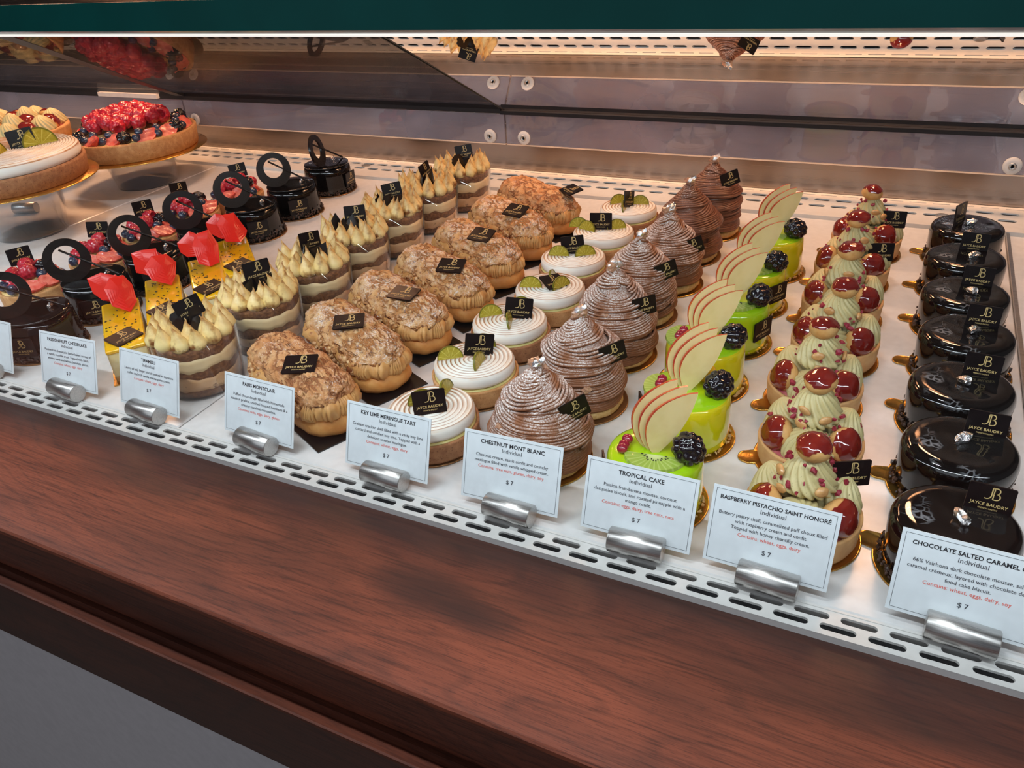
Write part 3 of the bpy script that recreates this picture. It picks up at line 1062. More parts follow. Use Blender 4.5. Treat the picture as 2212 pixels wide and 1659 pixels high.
def make_eclair(seed, bare=False):
    q = random.Random(seed)
    t = thing('hazelnut_choux_pastry')
    L, Wd = 0.148, 0.056
    a0 = (L - Wd) / 2
    mm = M()
    mm.add(*box(-L / 2 - 0.003, L / 2 + 0.005, -0.0295, 0.0295, 0, 0.0012))
    mm.build('black_board', 'black_board', t, False)

    def lump(sc, amp, sd):
        def dsp(p, th, i):
            k = pn(p, sc, sd) * amp
            p = p.copy()
            d = p.copy()
            d[:, 0] -= np.clip(d[:, 0], -a0, a0)
            d[:, 2] = (p[:, 2] - 0.02) * 0.6
            nn = np.linalg.norm(d, axis=1)[:, None] + 1e-6
            return p + d / nn * k[:, None]
        return dsp
    mm = M()
    r0 = Wd / 2
    mm.add(*loft([(a0, r0 - 0.008, 0.0015), (a0, r0 - 0.002, 0.004), (a0, r0, 0.009), (a0, r0 - 0.0005, 0.015), (a0, r0 - 0.004, 0.019), (a0, r0 - 0.010, 0.020)], 120, lump(90, 0.0012, seed)))
    mm.build('choux_base', 'choux', t)
    # piped ruffles: ribs round the whole waist
    nr = 40

    def ruf(p, th, i):
        s = np.arange(len(th)) / len(th)
        k = np.abs(np.sin(s * PI * nr + 1.0 * np.sin(i * 1.1) + 3.0 * np.sin(s * 2 * PI * 5 + seed) + 1.5 * np.sin(s * 2 * PI * 11 + seed))) * 0.0036 - 0.001 + 0.0009 * pn(p, 260, seed)
        k = k + 0.0014 * np.sin(s * 2 * PI * 9 + seed)
        d = p.copy()
        d[:, 0] -= np.clip(d[:, 0], -a0, a0)
        d[:, 2] = 0
        nn = np.linalg.norm(d, axis=1)[:, None] + 1e-6
        return p + d / nn * k[:, None]
    mm = M()
    mm.add(*loft([(a0, r0 - 0.006, 0.017), (a0, r0 - 0.0015, 0.021), (a0, r0 + 0.0002, 0.026), (a0, r0 - 0.001, 0.031), (a0, r0 - 0.005, 0.035)], 480, ruf))
    mm.build('praline_cream', 'praline', t)
    # lid with cracked crust
    sd = seed * 1.7

    def lid(p, th, i):
        p = lump(70, 0.0016, sd)(p, th, i)
        c = pn(p * np.array([0.6, 1.3, 1.3]), 330, sd)
        crack = np.clip(0.22 - np.abs(c), 0, 1) * 4.5 * (0.5 + 0.5 * np.sin(p[:, 0] * 70 + sd))
        d = p.copy()
        d[:, 0] -= np.clip(d[:, 0], -a0, a0)
        d[:, 2] = (p[:, 2] - 0.030)
        nn = np.linalg.norm(d, axis=1)[:, None] + 1e-6
        p = p + d / nn * (0.0011 * pn(p, 210, sd + 2) + 0.0006 * pn(p, 520, sd) - 0.0015 * np.clip(crack, 0, 1))[:, None]
        if i < 2:
            p[:, 2] += 0.0022 * np.sin(th * 5 + sd) + 0.0012 * np.sin(th * 11 + sd)
        return p
    mm = M()
    prof = [(a0, r0 - 0.006, 0.032), (a0, r0 - 0.0012, 0.0325)]
    for k in range(1, 21):
        a = k / 21 * PI / 2
        prof.append((a0 * (1 - 0.12 * math.sin(a)), (r0 - 0.0015) * math.cos(a) ** 0.8, 0.0335 + 0.0195 * math.sin(a)))
    mm.add(*loft(prof, 260, lid))
    mm.build('choux_lid', 'choux_top_bare' if bare else 'choux_top', t)
    spots = []
    for k in range(170):
        u = q.uniform(-a0 - 0.01, a0 + 0.01)
        sgn = q.choice((-1, 1, -1))
        spots.append((u, sgn * (r0 - 0.0005 - max(0, abs(u) - a0) * 0.6 + q.uniform(-.001, .002)), q.uniform(0.018, 0.034)))
    chunks('chopped_hazelnuts', 'nut', spots, 0.0014, 0.0034, seed, 1, t)
    for k in range(3):
        u = q.uniform(-a0, a0)
        mm = M()
        mm.add(*blob(3, (0.0052, 0.005, 0.005), 0.06, 3, k))
        pc_ = mm.build('caramelised_hazelnut', 'brown_nut', t)
        pc_.location = (u, -r0 + 0.002, q.uniform(0.021, 0.027))
    return t


def make_lime(seed, big=False):
    q = random.Random(seed)
    t = thing('key_lime_meringue_tart')
    disc_board(t, 0.0398, 'gold_dull')
    mm = M()
    mm.add(*lathe([(0.0375, 0.0018), (0.0385, 0.004), (0.0395, 0.0185), (0.0392, 0.0200), (0.0372, 0.0200), (0.0365, 0.016), (0.03, 0.016)], 64,
                  lambda p, th, i: p * (1 + 0.004 * np.sin(th * 11 + seed))[:, None] ** np.array([1, 1, 0])))
    mm.build('graham_shell', 'shell' if seed % 2 else 'shell_brown', t)
    mm = M()
    mm.add(*lathe([(0.0368, 0.0175), (0.0368, 0.0202), (0.036, 0.0208), (0.02, 0.0208)], 56, cap0=False))
    mm.build('lime_curd', 'curd', t)
    rings = [(0.0335, 0.0206), (0.0358, 0.0220), (0.0366, 0.0245), (0.0366, 0.0285), (0.0358, 0.0308), (0.0345, 0.0318)]
    nn = 60
    for k in range(1, nn + 1):
        rings.append((0.0345 * (1 - k / nn) + 0.0004, 0.0320))

    def mer(p, th, i):
        if i >= 5:
            r = np.hypot(p[:, 0], p[:, 1])
            p = p.copy()
            p[:, 2] += 0.00075 * np.cos(r / 0.0039 * 2 * PI - th) - 0.02 * np.clip(0.02 - r, 0, 1) * 0.0
        return p
    mm = M()
    mm.add(*lathe(rings, 90, mer))
    mm.build('toasted_meringue', 'meringue', t)
    return t


def lime_slice(parent, loc, rot, s=1.0, half=True):
    if 'lime' not in _MM:
        mm = M()
        r = 0.0125
        n = 22
        pts = [(math.cos(PI * k / (n - 1)) * r * 0.93, math.sin(PI * k / (n - 1)) * r * 0.93) for k in range(n)]
        mm.add(*prism(pts, -0.0008, 0.0008))
        out = [(math.cos(PI * k / (n - 1)) * r, math.sin(PI * k / (n - 1)) * r) for k in range(n)]
        V = []
        for y in (-0.0010, 0.0010):
            V += [(x, y, z) for x, z in out] + [(x, y, z) for x, z in pts]
        F = []
        for k in range(n - 1):
            F += [(k, k + 1, n + k + 1, n + k), (2 * n + k + 1, 2 * n + k, 3 * n + k, 3 * n + k + 1), (k + 1, k, 2 * n + k, 2 * n + k + 1)]
        mm.add(V, F, 1)
        _MM['lime'] = mm.mesh('candied_lime_slice', ['lime_flesh', 'lime_rind'], False)
    return link('candied_lime_slice', _MM['lime'], parent, loc, rot, s)


_MM = {}


def make_mont_blanc(seed, bare=False, squat=1.0):
    q = random.Random(seed)
    t = thing('chestnut_mont_blanc')
    disc_board(t, 0.0405, 'gold_dull' if seed % 2 else 'gold')
    HH = 0.086 * squat
    zs = np.array([0, .10, .25, .42, .55, .66, .76, .86, .94, 1.0]) * HH
    rs = np.array([.0330, .0348, .0352, .0342, .0318, .0272, .0205, .0130, .0068, .0018])
    prof = lambda z: np.interp(z, zs, rs)
    mm = M()
    mm.add(*lathe([(0.0345, 0.0018), (0.0358, 0.004), (0.0355, 0.0085), (0.034, 0.0095)], 48,
                  lambda p, th, i: p * (1 + 0.02 * np.sin(th * 13 + i) * np.sin(th * 5))[:, None] ** np.array([1, 1, 0])))
    mm.build('biscuit_base', 'biscuit', t)
    mm = M()
    mm.add(*lathe([(float(prof(z)) * 0.93, z) for z in np.linspace(0.008, HH * 0.985, 24)], 48, lambda p, th, i: p + 0.0006 * pn(p, 300, seed)[:, None] * np.array([1, 1, 0])))
    # bands of parallel strands
    z = 0.010
    k = 0
    while z < HH * 0.985:
        band = q.randint(3, 7)
        th0 = q.uniform(0, 2 * PI)
        ext = q.uniform(0.9, 1.6) * 2 * PI
        tl, tp = q.uniform(-0.0062, 0.0062), q.uniform(0, 6)
        drift = q.uniform(0.001, 0.005)
        outl = q.choice((-0.0010, 0.0, 0.0012, 0.0026, 0.0036))
        for b in range(band):
            zz = z + b * 0.00185
            if zz > HH:
                break
            n = 56 if zz < HH * 0.8 else 36
            s = np.linspace(0, 1, n)
            th = th0 + s * ext + b * 0.02
            zc = zz + tl * np.sin(th + tp) + drift * s + 0.0006 * np.sin(th * 3 + b) * 0.7
            zc = np.clip(zc, 0.006, HH)
            scl = np.clip(prof(zc) / 0.03, 0.15, 1)
            r = prof(zc) + outl * scl + (0.0009 * np.sin(th * 1.7 + th0) + 0.0005 * np.sin(th * 5 + b * 0.5)) * scl - 0.0005 * (b - band / 2) * scl
            P = np.stack([np.cos(th) * r, np.sin(th) * r, zc], 1)
            rad = np.full(n, q.uniform(0.00120, 0.00165))
            rad[0] = rad[-1] = 0.0004
            mm.add(*tube(P, rad, 6))
            k += 1
        z += band * 0.00140 if z < HH * 0.7 else band * 0.0015
    mm.build('chestnut_strands', 'chestnut_bare' if bare else 'chestnut', t)
    if not bare or seed % 2:
        pass
    spots = [(q.uniform(-.003, .003), q.uniform(-.003, .003), HH + 0.001 + i * 0.0015) for i in range(3)]
    for k, (x, y, z) in enumerate(spots + [(-0.008, -0.025, HH * 0.62), (0.004, -0.036, HH * 0.40), (-0.028, -0.016, HH * 0.52)]):
        mm = M()
        mm.add(*blob(2, (q.uniform(.0040, .0058), q.uniform(.0032, .0042), q.uniform(.003, .0042)), 0.35, 2.8, q.uniform(0, 9)))
        pc_ = mm.build('candied_chestnut_piece', 'candied', t, False)
        pc_.location = (x, y, z)
    link('silver_leaf', SILVER, t, (0.001, -0.001, HH + 0.0045), (R(60), R(30), q.uniform(0, 3)), 1.05)
    return t


def make_tropical(seed, kiwi_front=True, mango=False):
    q = random.Random(seed)
    t = thing('tropical_green_cake')
    disc_board(t, 0.0400, 'gold')
    mm = M()
    prof = [(0.0335, 0.0018), (0.0345, 0.005), (0.0342, 0.02), (0.0338, 0.036), (0.0332, 0.0412), (0.0318, 0.0437), (0.0290, 0.0448), (0.02, 0.0448), (0.008, 0.0448)]
    V, F = lathe(prof, 72)
    V = np.array(V)
    mm.add(V, F, [0 if V[list(f)].mean(0)[2] > 0.0425 else (1) for f in F])
    mm.build('glazed_body', ['green_glaze', 'yellow_green' if seed % 3 else 'green_glaze'], t)
    spots = []
    for k in range(110):
        a = q.uniform(0, 2 * PI)
        spots.append((math.cos(a) * 0.0355, math.sin(a) * 0.0355, 0.0026 + abs(q.gauss(0, 0.0012))))
    chunks('coconut_crumbs', 'biscuit', spots, 0.0008, 0.0016, seed, 1, t)
    # kiwi half slice lying at the front
    r = 0.0215
    n = 26
    out = [(math.cos(PI + PI * k / (n - 1)) * r, math.sin(PI + PI * k / (n - 1)) * r * 0.80) for k in range(n)]
    mm = M()
    V = [(x, y, 0) for x, y in out] + [(x * 0.97, y * 0.97, 0.0022) for x, y in out]
    F = [tuple(reversed(range(n))), tuple(range(n, 2 * n))] + [(i, (i + 1) % n, n + (i + 1) % n, n + i) for i in range(n)]
    mm.add(V, F)
    kw = mm.build('kiwi_slice', 'kiwi', t, False)
    kw.location = (0.000, -0.0085, 0.0450) if kiwi_front else (-0.017, -0.002, 0.045)
    kw.rotation_euler = (0, 0, R(-8 if kiwi_front else -75))
    sd = M()
    for k in range(15):
        a = PI + PI * (k + 0.5) / 15
        rr = q.uniform(0.0060, 0.0095)
        sd.add(*blob(1, (0.0010, 0.0005, 0.0004), mtx=T((math.cos(a) * rr, math.sin(a) * rr * 0.8, 0.0024), (0, 0, a))))
    sd.build('kiwi_seeds', 'pebble', kw, kind='stuff')
    # fan of three apple slices standing up, leaning to the right
    for k in range(3):
        n = 20
        Ls, ww = 0.058 - 0.001 * k, 0.0235
        left, right = [], []
        for i in range(n + 1):
            u = i / n
            w_l = ww * 0.78 * math.sin(PI * u) ** 0.72
            w_r = ww * 0.26 * math.sin(PI * u) ** 0.9
            bend = 0.006 * (u ** 1.7)
            left.append((bend - w_l, u * Ls))
            right.append((bend + w_r, u * Ls))
        th_ = 0.0009
        o = left + right[-2:0:-1]
        m_ = len(o)
        mm = M()
        inner = [(x + 0.0012 * (1 if i < n + 1 else 0) * math.sin(PI * min(i, n) / n), z) for i, (x, z) in enumerate(o)]
        V = [(x, -th_, z) for x, z in inner] + [(x, th_, z) for x, z in inner]
        F = [tuple(range(m_)), tuple(reversed(range(m_, 2 * m_)))]
        mm.add(V, F, 0)
        V = [(x, -th_, z) for x, z in inner] + [(x, th_, z) for x, z in inner] + [(x, -th_, z) for x, z in o] + [(x, th_, z) for x, z in o]
        F, mi = [], []
        for i in range(m_):
            j = (i + 1) % m_
            if i <= n - 1:
                F += [(i, 2 * m_ + i, 2 * m_ + j, j), (m_ + j, 3 * m_ + j, 3 * m_ + i, m_ + i), (2 * m_ + i, 3 * m_ + i, 3 * m_ + j, 2 * m_ + j)]
                mi += [1, 1, 1]
            else:
                F.append((i, m_ + i, m_ + j, j))
                mi.append(0)
        mm.add(V, F, mi)
        mm.xf(T((-0.0070 + 0.0034 * k, 0.004 - 0.0030 * k, 0.0435 - 0.0008 * k), (R(-4), R(15 + 4.2 * k), R(6))))
        mm.build('apple_slice', ['apple', 'apple_skin'], t, False)
    link('blackberry', BLACKB, t, (0.0225, -0.008, 0.0535), (R(70), R(20), q.uniform(0, 6)), 1.0)
    for (x, y, z) in [(-0.0215, 0.000, 0.0482), (-0.0195, 0.006, 0.0490), (-0.0225, -0.004, 0.0480)][:2 + seed % 2]:
        mm = M()
        mm.add(*blob(3, (0.0040, 0.0040, 0.0038)))
        pc_ = mm.build('redcurrant', 'currant', t)
        pc_.location = (x, y, z)
    if mango:
        mm = M()
        mm.add(*blob(3, (0.0075, 0.0075, 0.0085), 0.05, 2, 1))
        pc_ = mm.build('mango_ball', 'mango', t)
        pc_.location = (0.015, 0.012, 0.052)
    return t


def rosette(mm, R0, H_, ridges, twist, seed, mtx, lean=0.0):
    prof = []
    N = 26
    for k in range(N):
        u = k / (N - 1)
        prof.append((R0 * (1.02 - 0.30 * (1 - min(1, u * 4)) ** 2) * max(0.02, (1 - u ** 1.9)) ** 0.68, H_ * u))

    def dsp(p, th, i):
        u = i / (N - 1)
        rg = np.abs(np.sin((th * ridges / 2) + twist * u * 1.0 + 0.25 * math.sin(seed + u * 6)))
        k = 1 + (0.24 * (rg ** 0.8 - 0.60)) * (1 - 0.3 * u) + 0.03 * math.sin(u * 9 + seed)
        p = p.copy()
        p[:, :2] *= k[:, None]
        p[:, 2] += 0.0012 * np.sin(th * 2 + seed) * (1 - u)
        p[:, 0] += lean * u * u
        return p
    V, F = lathe(prof, ridges * 8, dsp)
    a = np.array(mtx)
    mm.add(V @ a[:3, :3].T + a[:3, 3], F)


def puff(parent, loc, rot, s=1.0, seed=0):
    """small choux bun with a caramel cap on its local +z side"""
    mm = M()
    mm.add(*blob(3, (0.0118, 0.0112, 0.0088), 0.05, 2.2, seed))
    b = mm.build('small_choux_bun', 'small_choux', parent)
    b.location = loc
    b.rotation_euler = rot
    b.scale = (s,) * 3
    V, F = ico(4)
    V = V * (1 + 0.05 * pn(V, 2.2, seed))[:, None] * np.array((0.0123, 0.0117, 0.0093))
    low = V[:, 2] < 0.0030 + 0.0016 * np.sin(np.arctan2(V[:, 1], V[:, 0]) * 3 + seed)
    keep = [f for f in F if not all(low[i] for i in f)]
    c = M()
    c.add(V, keep)
    c.build('caramel_cap', 'caramel', b, label='glossy red caramel cap')
    return b


def make_saint_honore(seed):
    q = random.Random(seed)
    t = thing('raspberry_pistachio_saint_honore')
    disc_board(t, 0.0400, 'gold', tab=R(195))
    mm = M()
    mm.add(*lathe([(0.0355, 0.0018), (0.0368, 0.005), (0.0378, 0.0205), (0.0376, 0.0222), (0.0356, 0.0222), (0.035, 0.018), (0.03, 0.017)], 64,
                  lambda p, th, i: p * (1 + 0.005 * np.sin(th * 7 + seed))[:, None] ** np.array([1, 1, 0])))
    mm.build('tart_shell', 'shell_pale', t)
    mm = M()
    mm.add(*lathe([(0.0352, 0.0175), (0.0345, 0.0200), (0.02, 0.0205)], 48, cap0=False))
    mm.build('raspberry_cream', 'pink_cream', t)
    a_off = q.uniform(-14, 14)
    for k in range(3):       # piped shells between the buns
        a = R(270 + 120 * k + a_off)
        mm = M()
        rosette(mm, 0.0182, 0.026, 16, 8.5 + q.uniform(-1.5, 1.5), seed + k, T((math.cos(a) * 0.0185, math.sin(a) * 0.0185, 0.0200), (-math.sin(a) * 0.42, math.cos(a) * 0.42, 0)))
        pc_ = mm.build('cream_swirl', 'pistachio', t)
        pc_['label'] = 'ridged pistachio cream swirl'
    for k in range(3):
        a = R(330 + 120 * k + a_off)
        puff(t, (math.cos(a) * 0.0265, math.sin(a) * 0.0265, 0.0300), (R(68), 0, a + PI / 2), 1.15, seed + k)
    mm = M()
    rosette(mm, 0.0178, 0.029, 16, 10.0, seed + 9, T((0, 0, 0.0395)))
    mm.build('top_cream_swirl', 'pistachio', t)
    puff(t, (q.uniform(-.002, .002), -0.001, 0.0725), (R(q.uniform(-6, 14)), R(q.uniform(-12, 12)), q.uniform(0, 6)), 1.0, seed + 5)
    spots = []
    for k in range(34):
        a = q.uniform(0, 2 * PI)
        r_, z = q.choice([(0.0185, 0.046), (0.0180, 0.050), (0.0165, 0.056), (0.0200, 0.0415), (0.0125, 0.064), (0.031, 0.0335), (0.0255, 0.041)])
        spots.append((math.cos(a) * r_, math.sin(a) * r_, z + q.uniform(-.002, .002)))
    chunks('dried_raspberry_bits', 'rasp_bits', spots, 0.0012, 0.0029, seed, 1, t, 0.5)
    for k in range(3):
        a = R(q.choice((200, 260, 300, 340)) + q.uniform(-15, 15))
        mm = M()
        mm.add(*blob(2, (0.0052, 0.0018, 0.0034), 0.15, 2, k))
        pc_ = mm.build('almond_piece', 'almond', t)
        pc_.location = (math.cos(a) * 0.0188, math.sin(a) * 0.0188, 0.044 + 0.006 * k)
        pc_.rotation_euler = (q.uniform(-.4, .4), q.uniform(-.5, .5), a + PI / 2)
    return t


def make_choc_cake(seed):
    q = random.Random(seed)
    t = thing('glazed_chocolate_caramel_cake')
    disc_board(t, 0.0418, 'gold', tab=R(172))
    mm = M()

    def dsp(p, th, i):
        p = p.copy()
        p[:, :2] *= (1 + 0.006 * np.sin(th * 2 + seed) + 0.003 * np.sin(th * 5))[:, None]
        if i > 8:
            p[:, 2] += 0.0003 * pn(p, 90, seed)
        return p
    mm.add(*lathe([(0.0355, 0.0020), (0.0362, 0.005), (0.0366, 0.014), (0.0372, 0.026), (0.0374, 0.032), (0.0366, 0.0365), (0.0350, 0.0392), (0.0325, 0.0408), (0.0285, 0.0418), (0.0245, 0.0415), (0.018, 0.0412), (0.012, 0.0411), (0.006, 0.0411)], 80, dsp))
    mm.build('glazed_body', 'marble', t)
    spots = []
    for k in range(150):
        a = q.uniform(0, 2 * PI)
        spots.append((math.cos(a) * (0.0375 + q.uniform(0, .0012)), math.sin(a) * (0.0375 + q.uniform(0, .0012)), 0.0028 + abs(q.gauss(0, 0.0035))))
    chunks('chocolate_crumbs', 'nib', spots, 0.0011, 0.0022, seed, 1, t)
    link('silver_leaf', SILVER, t, (q.uniform(0, 0.006), q.uniform(-0.006, 0.002), 0.0440), (R(20), R(q.uniform(-20, 20)), q.uniform(0, 3)), (1.0, 1.1, 0.7))
    return t


ORD = ['frontmost', 'second', 'third', 'fourth', 'fifth', 'sixth', 'rearmost']
YS = [0.428, 0.515, 0.600, 0.682, 0.767, 0.856, 0.945]


def facing(x, y):
    return math.atan2(-x, y)


def dress(t, label, cat, group):
    t['label'] = label
    t['category'] = cat
    t['group'] = group


# ring cakes -------------------------------------------------------------
ring_xy = [(-0.799, 0.437, -38), (-0.814, 0.524, -6), (-0.808, 0.606, -14), (-0.809, 0.693, 20), (-0.805, 0.778, 2), (-0.808, 0.868, 3), (-0.822, 0.972, 55)]
proto = make_ring_cake(1)
base_children = list(proto.children)
for i, (x, y, off) in enumerate(ring_xy):
    t = proto if i == 0 else copy_tree(proto)
    t.location = (x, y, 0)
    rz = facing(x, y)
    if i == 6:
        rz += R(58)
    t.rotation_euler = (0, 0, rz + R((0, -8, 5, -4, 2, 4, 0)[i]))
for i, t in enumerate([o for o in COL.objects if o.name.startswith('chocolate_ring_cake')]):
    off = ring_xy[i][2]
    ring_plaque(t, R(off if i < 6 else 0))
    dress(t, 'glossy black round cake topped by a chocolate ring, %s from the front in its row' % ORD[i] if i not in (0, 6)
          else ('glossy black cake with chocolate ring closest to the front signs' if i == 0 else 'glossy black cake with narrow turned ring, beside the back vents'),
          'cake', 'black cakes with chocolate rings')
# fruit tartlets ----------------------------------------------------------
for i, (x, y) in enumerate([(-0.922, 0.517), (-0.908, 0.605), (-0.911, 0.690), (-0.920, 0.775), (-0.911, 0.860)]):
    t = make_fruit_tart(20 + i)
    t.location = (x, y, 0)
    t.rotation_euler = (0, 0, facing(x, y) + R((10, -15, 5, 30, -20)[i]))
    dress(t, 'small raspberry and strawberry tartlet, %s of the five behind the black ring cakes' % ('nearest the viewer', 'second', 'third', 'fourth', 'farthest')[i], 'tartlet', 'fruit tartlets behind the ring cakes')
# cheesecake bars ----------------------------------------------------------
for i, (x, y, a) in enumerate([(-0.694, 0.459, -38), (-0.700, 0.520, -41), (-0.694, 0.580, -41), (-0.706, 0.640, -41)]):
    t = make_cheesecake(40 + i)
    t.location = (x, y, 0)
    t.rotation_euler = (0, 0, R(a + 180))
    dress(t, 'yellow glazed cheesecake bar with red chocolate sheets, %s' % ('closest to the front signs', 'second from the front', 'third from the front', 'farthest of the four')[i], 'cheesecake', 'yellow cheesecake bars')
# tiramisu ----------------------------------------------------------------
for i, (x, y) in enumerate([(-0.574, 0.443), (-0.568, 0.531), (-0.566, 0.617), (-0.572, 0.703), (-0.575, 0.788), (-0.574, 0.875), (-0.570, 0.965)]):
    t = make_tiramisu(60 + i)
    t.location = (x, y, 0)
    t.rotation_euler = (0, 0, facing(x, y) + R((-5, 8, 35, -6, 4, 50, -12)[i]))
    dress(t, 'clear cup of layered tiramisu with toasted cream peaks, %s' % ('beside the tiramisu sign', 'second from the front', 'third from the front', 'fourth from the front', 'fifth from the front', 'second from the back', 'at the back vents')[i], 'dessert cup', 'tiramisu cups')
# hazelnut choux ----------------------------------------------------------
ecl = [(-0.453, 0.446, -25), (-0.447, 0.520, -26), (-0.445, 0.596, -26), (-0.436, 0.672, -27), (-0.438, 0.757, -29), (-0.437, 0.844, -32), (-0.437, 0.930, -30)]
for i, (x, y, a) in enumerate(ecl):
    t = make_eclair(80 + i, bare=i in (0, 6))
    t.location = (x, y, 0)
    t.rotation_euler = (0, 0, R(a))
    px = (0.028, 0.014, 0.030, 0.034, 0.026, 0.030, 0.060)[i]
    yaw = (50, 55, 25, 35, 20, 20, -10)[i]
    plaque(t, (px, -0.008 if i != 6 else 0.012, 0.0560 if i != 6 else 0.056), (R((-76, -80, -82, -74, -70, -70, -80)[i]), 0, R(yaw)), 0.92)
    dress(t, 'sugar dusted cream filled choux pastry on black board, %s' % ('half behind its price sign', 'second from the front', 'third from the front', 'fourth from the front', 'fifth from the front', 'second from the back', 'nearest the back vents')[i], 'pastry', 'long hazelnut choux pastries')
# key lime tarts ----------------------------------------------------------
lim = [(-0.312, 0.438), (-0.315, 0.520), (-0.319, 0.601), (-0.311, 0.682), (-0.318, 0.764), (-0.312, 0.847), (-0.310, 0.934)]
# plaque (x,y,yaw,tilt,roll) and lime slices (x,y,yaw,lean)
lpl = [(0.000, -0.008, 0, -12, 0), (0.006, 0.006, 10, -14, 14), (0.010, 0.000, 0, -14, 10), (0.004, -0.001, 40, -65, 10), (0.000, 0.006, -10, -10, -8), (-0.003, 0.002, -6, -8, 0), (0.001, -0.002, 62, -6, 18)]
lsl = [[(-0.006, 0.008, 10), (0.016, 0.018, 60)], [(-0.021, 0.004, 5), (0.010, 0.021, -15), (0.005, -0.012, 65)], [(-0.018, 0.008, 12), (0.013, 0.020, -20), (0.001, -0.012, 80)],
       [(-0.020, -0.002, -10), (0.004, 0.012, 75), (0.012, -0.006, 40)], [(-0.016, 0.000, -10), (0.014, -0.002, 12), (0, 0.02, 60)], [(-0.020, 0.000, -35), (0.016, 0.002, 12), (-0.030, 0.012, 0)], [(-0.012, 0.012, 20), (0.015, 0.006, -10), (-0.004, -0.012, 78)]]
for i, (x, y) in enumerate(lim):
    t = make_lime(100 + i)
    t.location = (x, y, 0)
    t.rotation_euler = (0, 0, facing(x, y))
    a, b, yw, tl, rl = lpl[i]
    plaque(t, (a, b, 0.0425 if tl > -40 else 0.037), (R(tl), R(rl), R(yw)), 0.86)
    for (a, b, yw) in lsl[i]:
        lime_slice(t, (a, b, 0.0325), (R(-14), 0, R(yw)), 0.95)
    dress(t, 'round white toasted meringue tart with lime slices, %s' % ('half hidden by its sign', 'second from the front', 'third from the front', 'fourth, its plaque lying flat', 'fifth from the front', 'second from the back', 'nearest the back vents')[i], 'tart', 'key lime meringue tarts')
# mont blancs ---------------------------------------------------------------
mbs = [(-0.2175, 0.447), (-0.2175, 0.534), (-0.218, 0.622), (-0.222, 0.707), (-0.216, 0.790), (-0.216, 0.874), (-0.209, 0.958)]
for i, (x, y) in enumerate(mbs):
    t = make_mont_blanc(120 + i, bare=i in (5, 6), squat=(0.98, 1.0, 1.04, 1.0, 0.98, 1.02, 1.04)[i])
    t.location = (x, y, 0)
    t.rotation_euler = (0, 0, facing(x, y))
    pz = (0.056, 0.058, 0.060, 0.058, 0.052, 0.058, 0.074)[i]
    if i != 5:
        plaque(t, (0.026 if i < 6 else 0.020, -0.018, pz), (R(-6), R((-16, -10, -4, -14, -16, 0, -16)[i]), R(24)), 0.74)
    dress(t, 'brown mound of chestnut strands, %s' % ('largest, frontmost beside its sign', 'second from the front, sugar dusted', 'third from the front, silver leaf on its tip', 'fourth from the front, sugar dusted', 'fifth from the front, silver leaf on top', 'undusted one without a plaque', 'dark slim one by the back vents')[i], 'cake', 'chestnut mont blancs')
# tropical cakes --------------------------------------------------------------
trp = [(-0.121, 0.430), (-0.121, 0.516), (-0.127, 0.598), (-0.122, 0.681), (-0.121, 0.765), (-0.117, 0.857)]
for i, (x, y) in enumerate(trp):
    t = make_tropical(141 + i, kiwi_front=i in (0, 3, 4), mango=(i == 1))
    t.location = (x, y, 0)
    t.rotation_euler = (0, 0, facing(x, y) + R((0, 4, -3, 3, 0, 5)[i]))
    az = (-78, -75, 0, 52, 50, -60)[i]
    if i in (0, 1, 3, 4):
        plaque(t, (0.0352 * math.sin(R(az)), -0.0352 * math.cos(R(az)), 0.026 if i > 1 else 0.030), (0, 0, R(az)), 0.82)
    dress(t, 'lime green glazed cake with apple fan and blackberry, %s' % ('frontmost behind its sign', 'second, with a mango ball', 'third from the front', 'fourth from the front', 'fifth from the front', 'farthest from the front')[i], 'cake', 'green tropical cakes')
# saint honores ----------------------------------------------------------------
sth = [(-0.020, 0.433), (-0.026, 0.515), (-0.034, 0.597), (-0.028, 0.678), (-0.031, 0.762), (-0.031, 0.850), (-0.024, 0.938)]
for i, (x, y) in enumerate(sth):
    t = make_saint_honore(160 + i)
    t.location = (x, y, 0)
    t.rotation_euler = (0, 0, facing(x, y) + R((10, -2, 8, -12, 5, 0, -8)[i]))
    if i in (0, 5, 6):
        plaque(t, (0.028 if i == 0 else 0.026, 0.010 if i == 0 else -0.004, 0.046 if i != 5 else 0.040), (R(-8), R(0), R(14)), 0.80)
    dress(t, 'tartlet of piped pistachio cream and caramelised puffs, %s' % ('frontmost behind its sign', 'second from the front', 'third from the front', 'fourth from the front', 'fifth from the front', 'second from the back', 'nearest the back vents')[i], 'tartlet', 'pistachio saint honore tartlets')
# chocolate caramel cakes --------------------------------------------------------
chc = [(0.068, 0.432), (0.070, 0.516), (0.071, 0.600), (0.075, 0.688), (0.074, 0.772), (0.074, 0.860), (0.076, 0.950)]
for i, (x, y) in enumerate(chc):
    t = make_choc_cake(180 + i)
    t.location = (x, y, 0)
    t.rotation_euler = (0, 0, facing(x, y) * 0.5 + R((0, 10, -10, 5, 0, 8, 0)[i]))
    rz = -t.rotation_euler[2]
    if i < 6:
        v = Matrix.Rotation(rz, 3, 'Z') @ Vector((0.016 - 0.002 * i, 0.016, 0))
        plaque(t, (v.x, v.y, 0.0490), (R(-10), R(1), rz + R(-2)), 0.82)
    else:
        plaque(t, (-0.010, 0.004, 0.0500), (R(-5), R(6), R(72)), 1.0)
    dress(t, 'mirror glazed dark chocolate cake with silver leaf, %s' % ('frontmost behind the chocolate sign', 'second from the front', 'third from the front', 'fourth from the front', 'fifth from the front', 'second from the back', 'rearmost, its plaque seen edge-on')[i], 'cake', 'glazed chocolate caramel cakes')


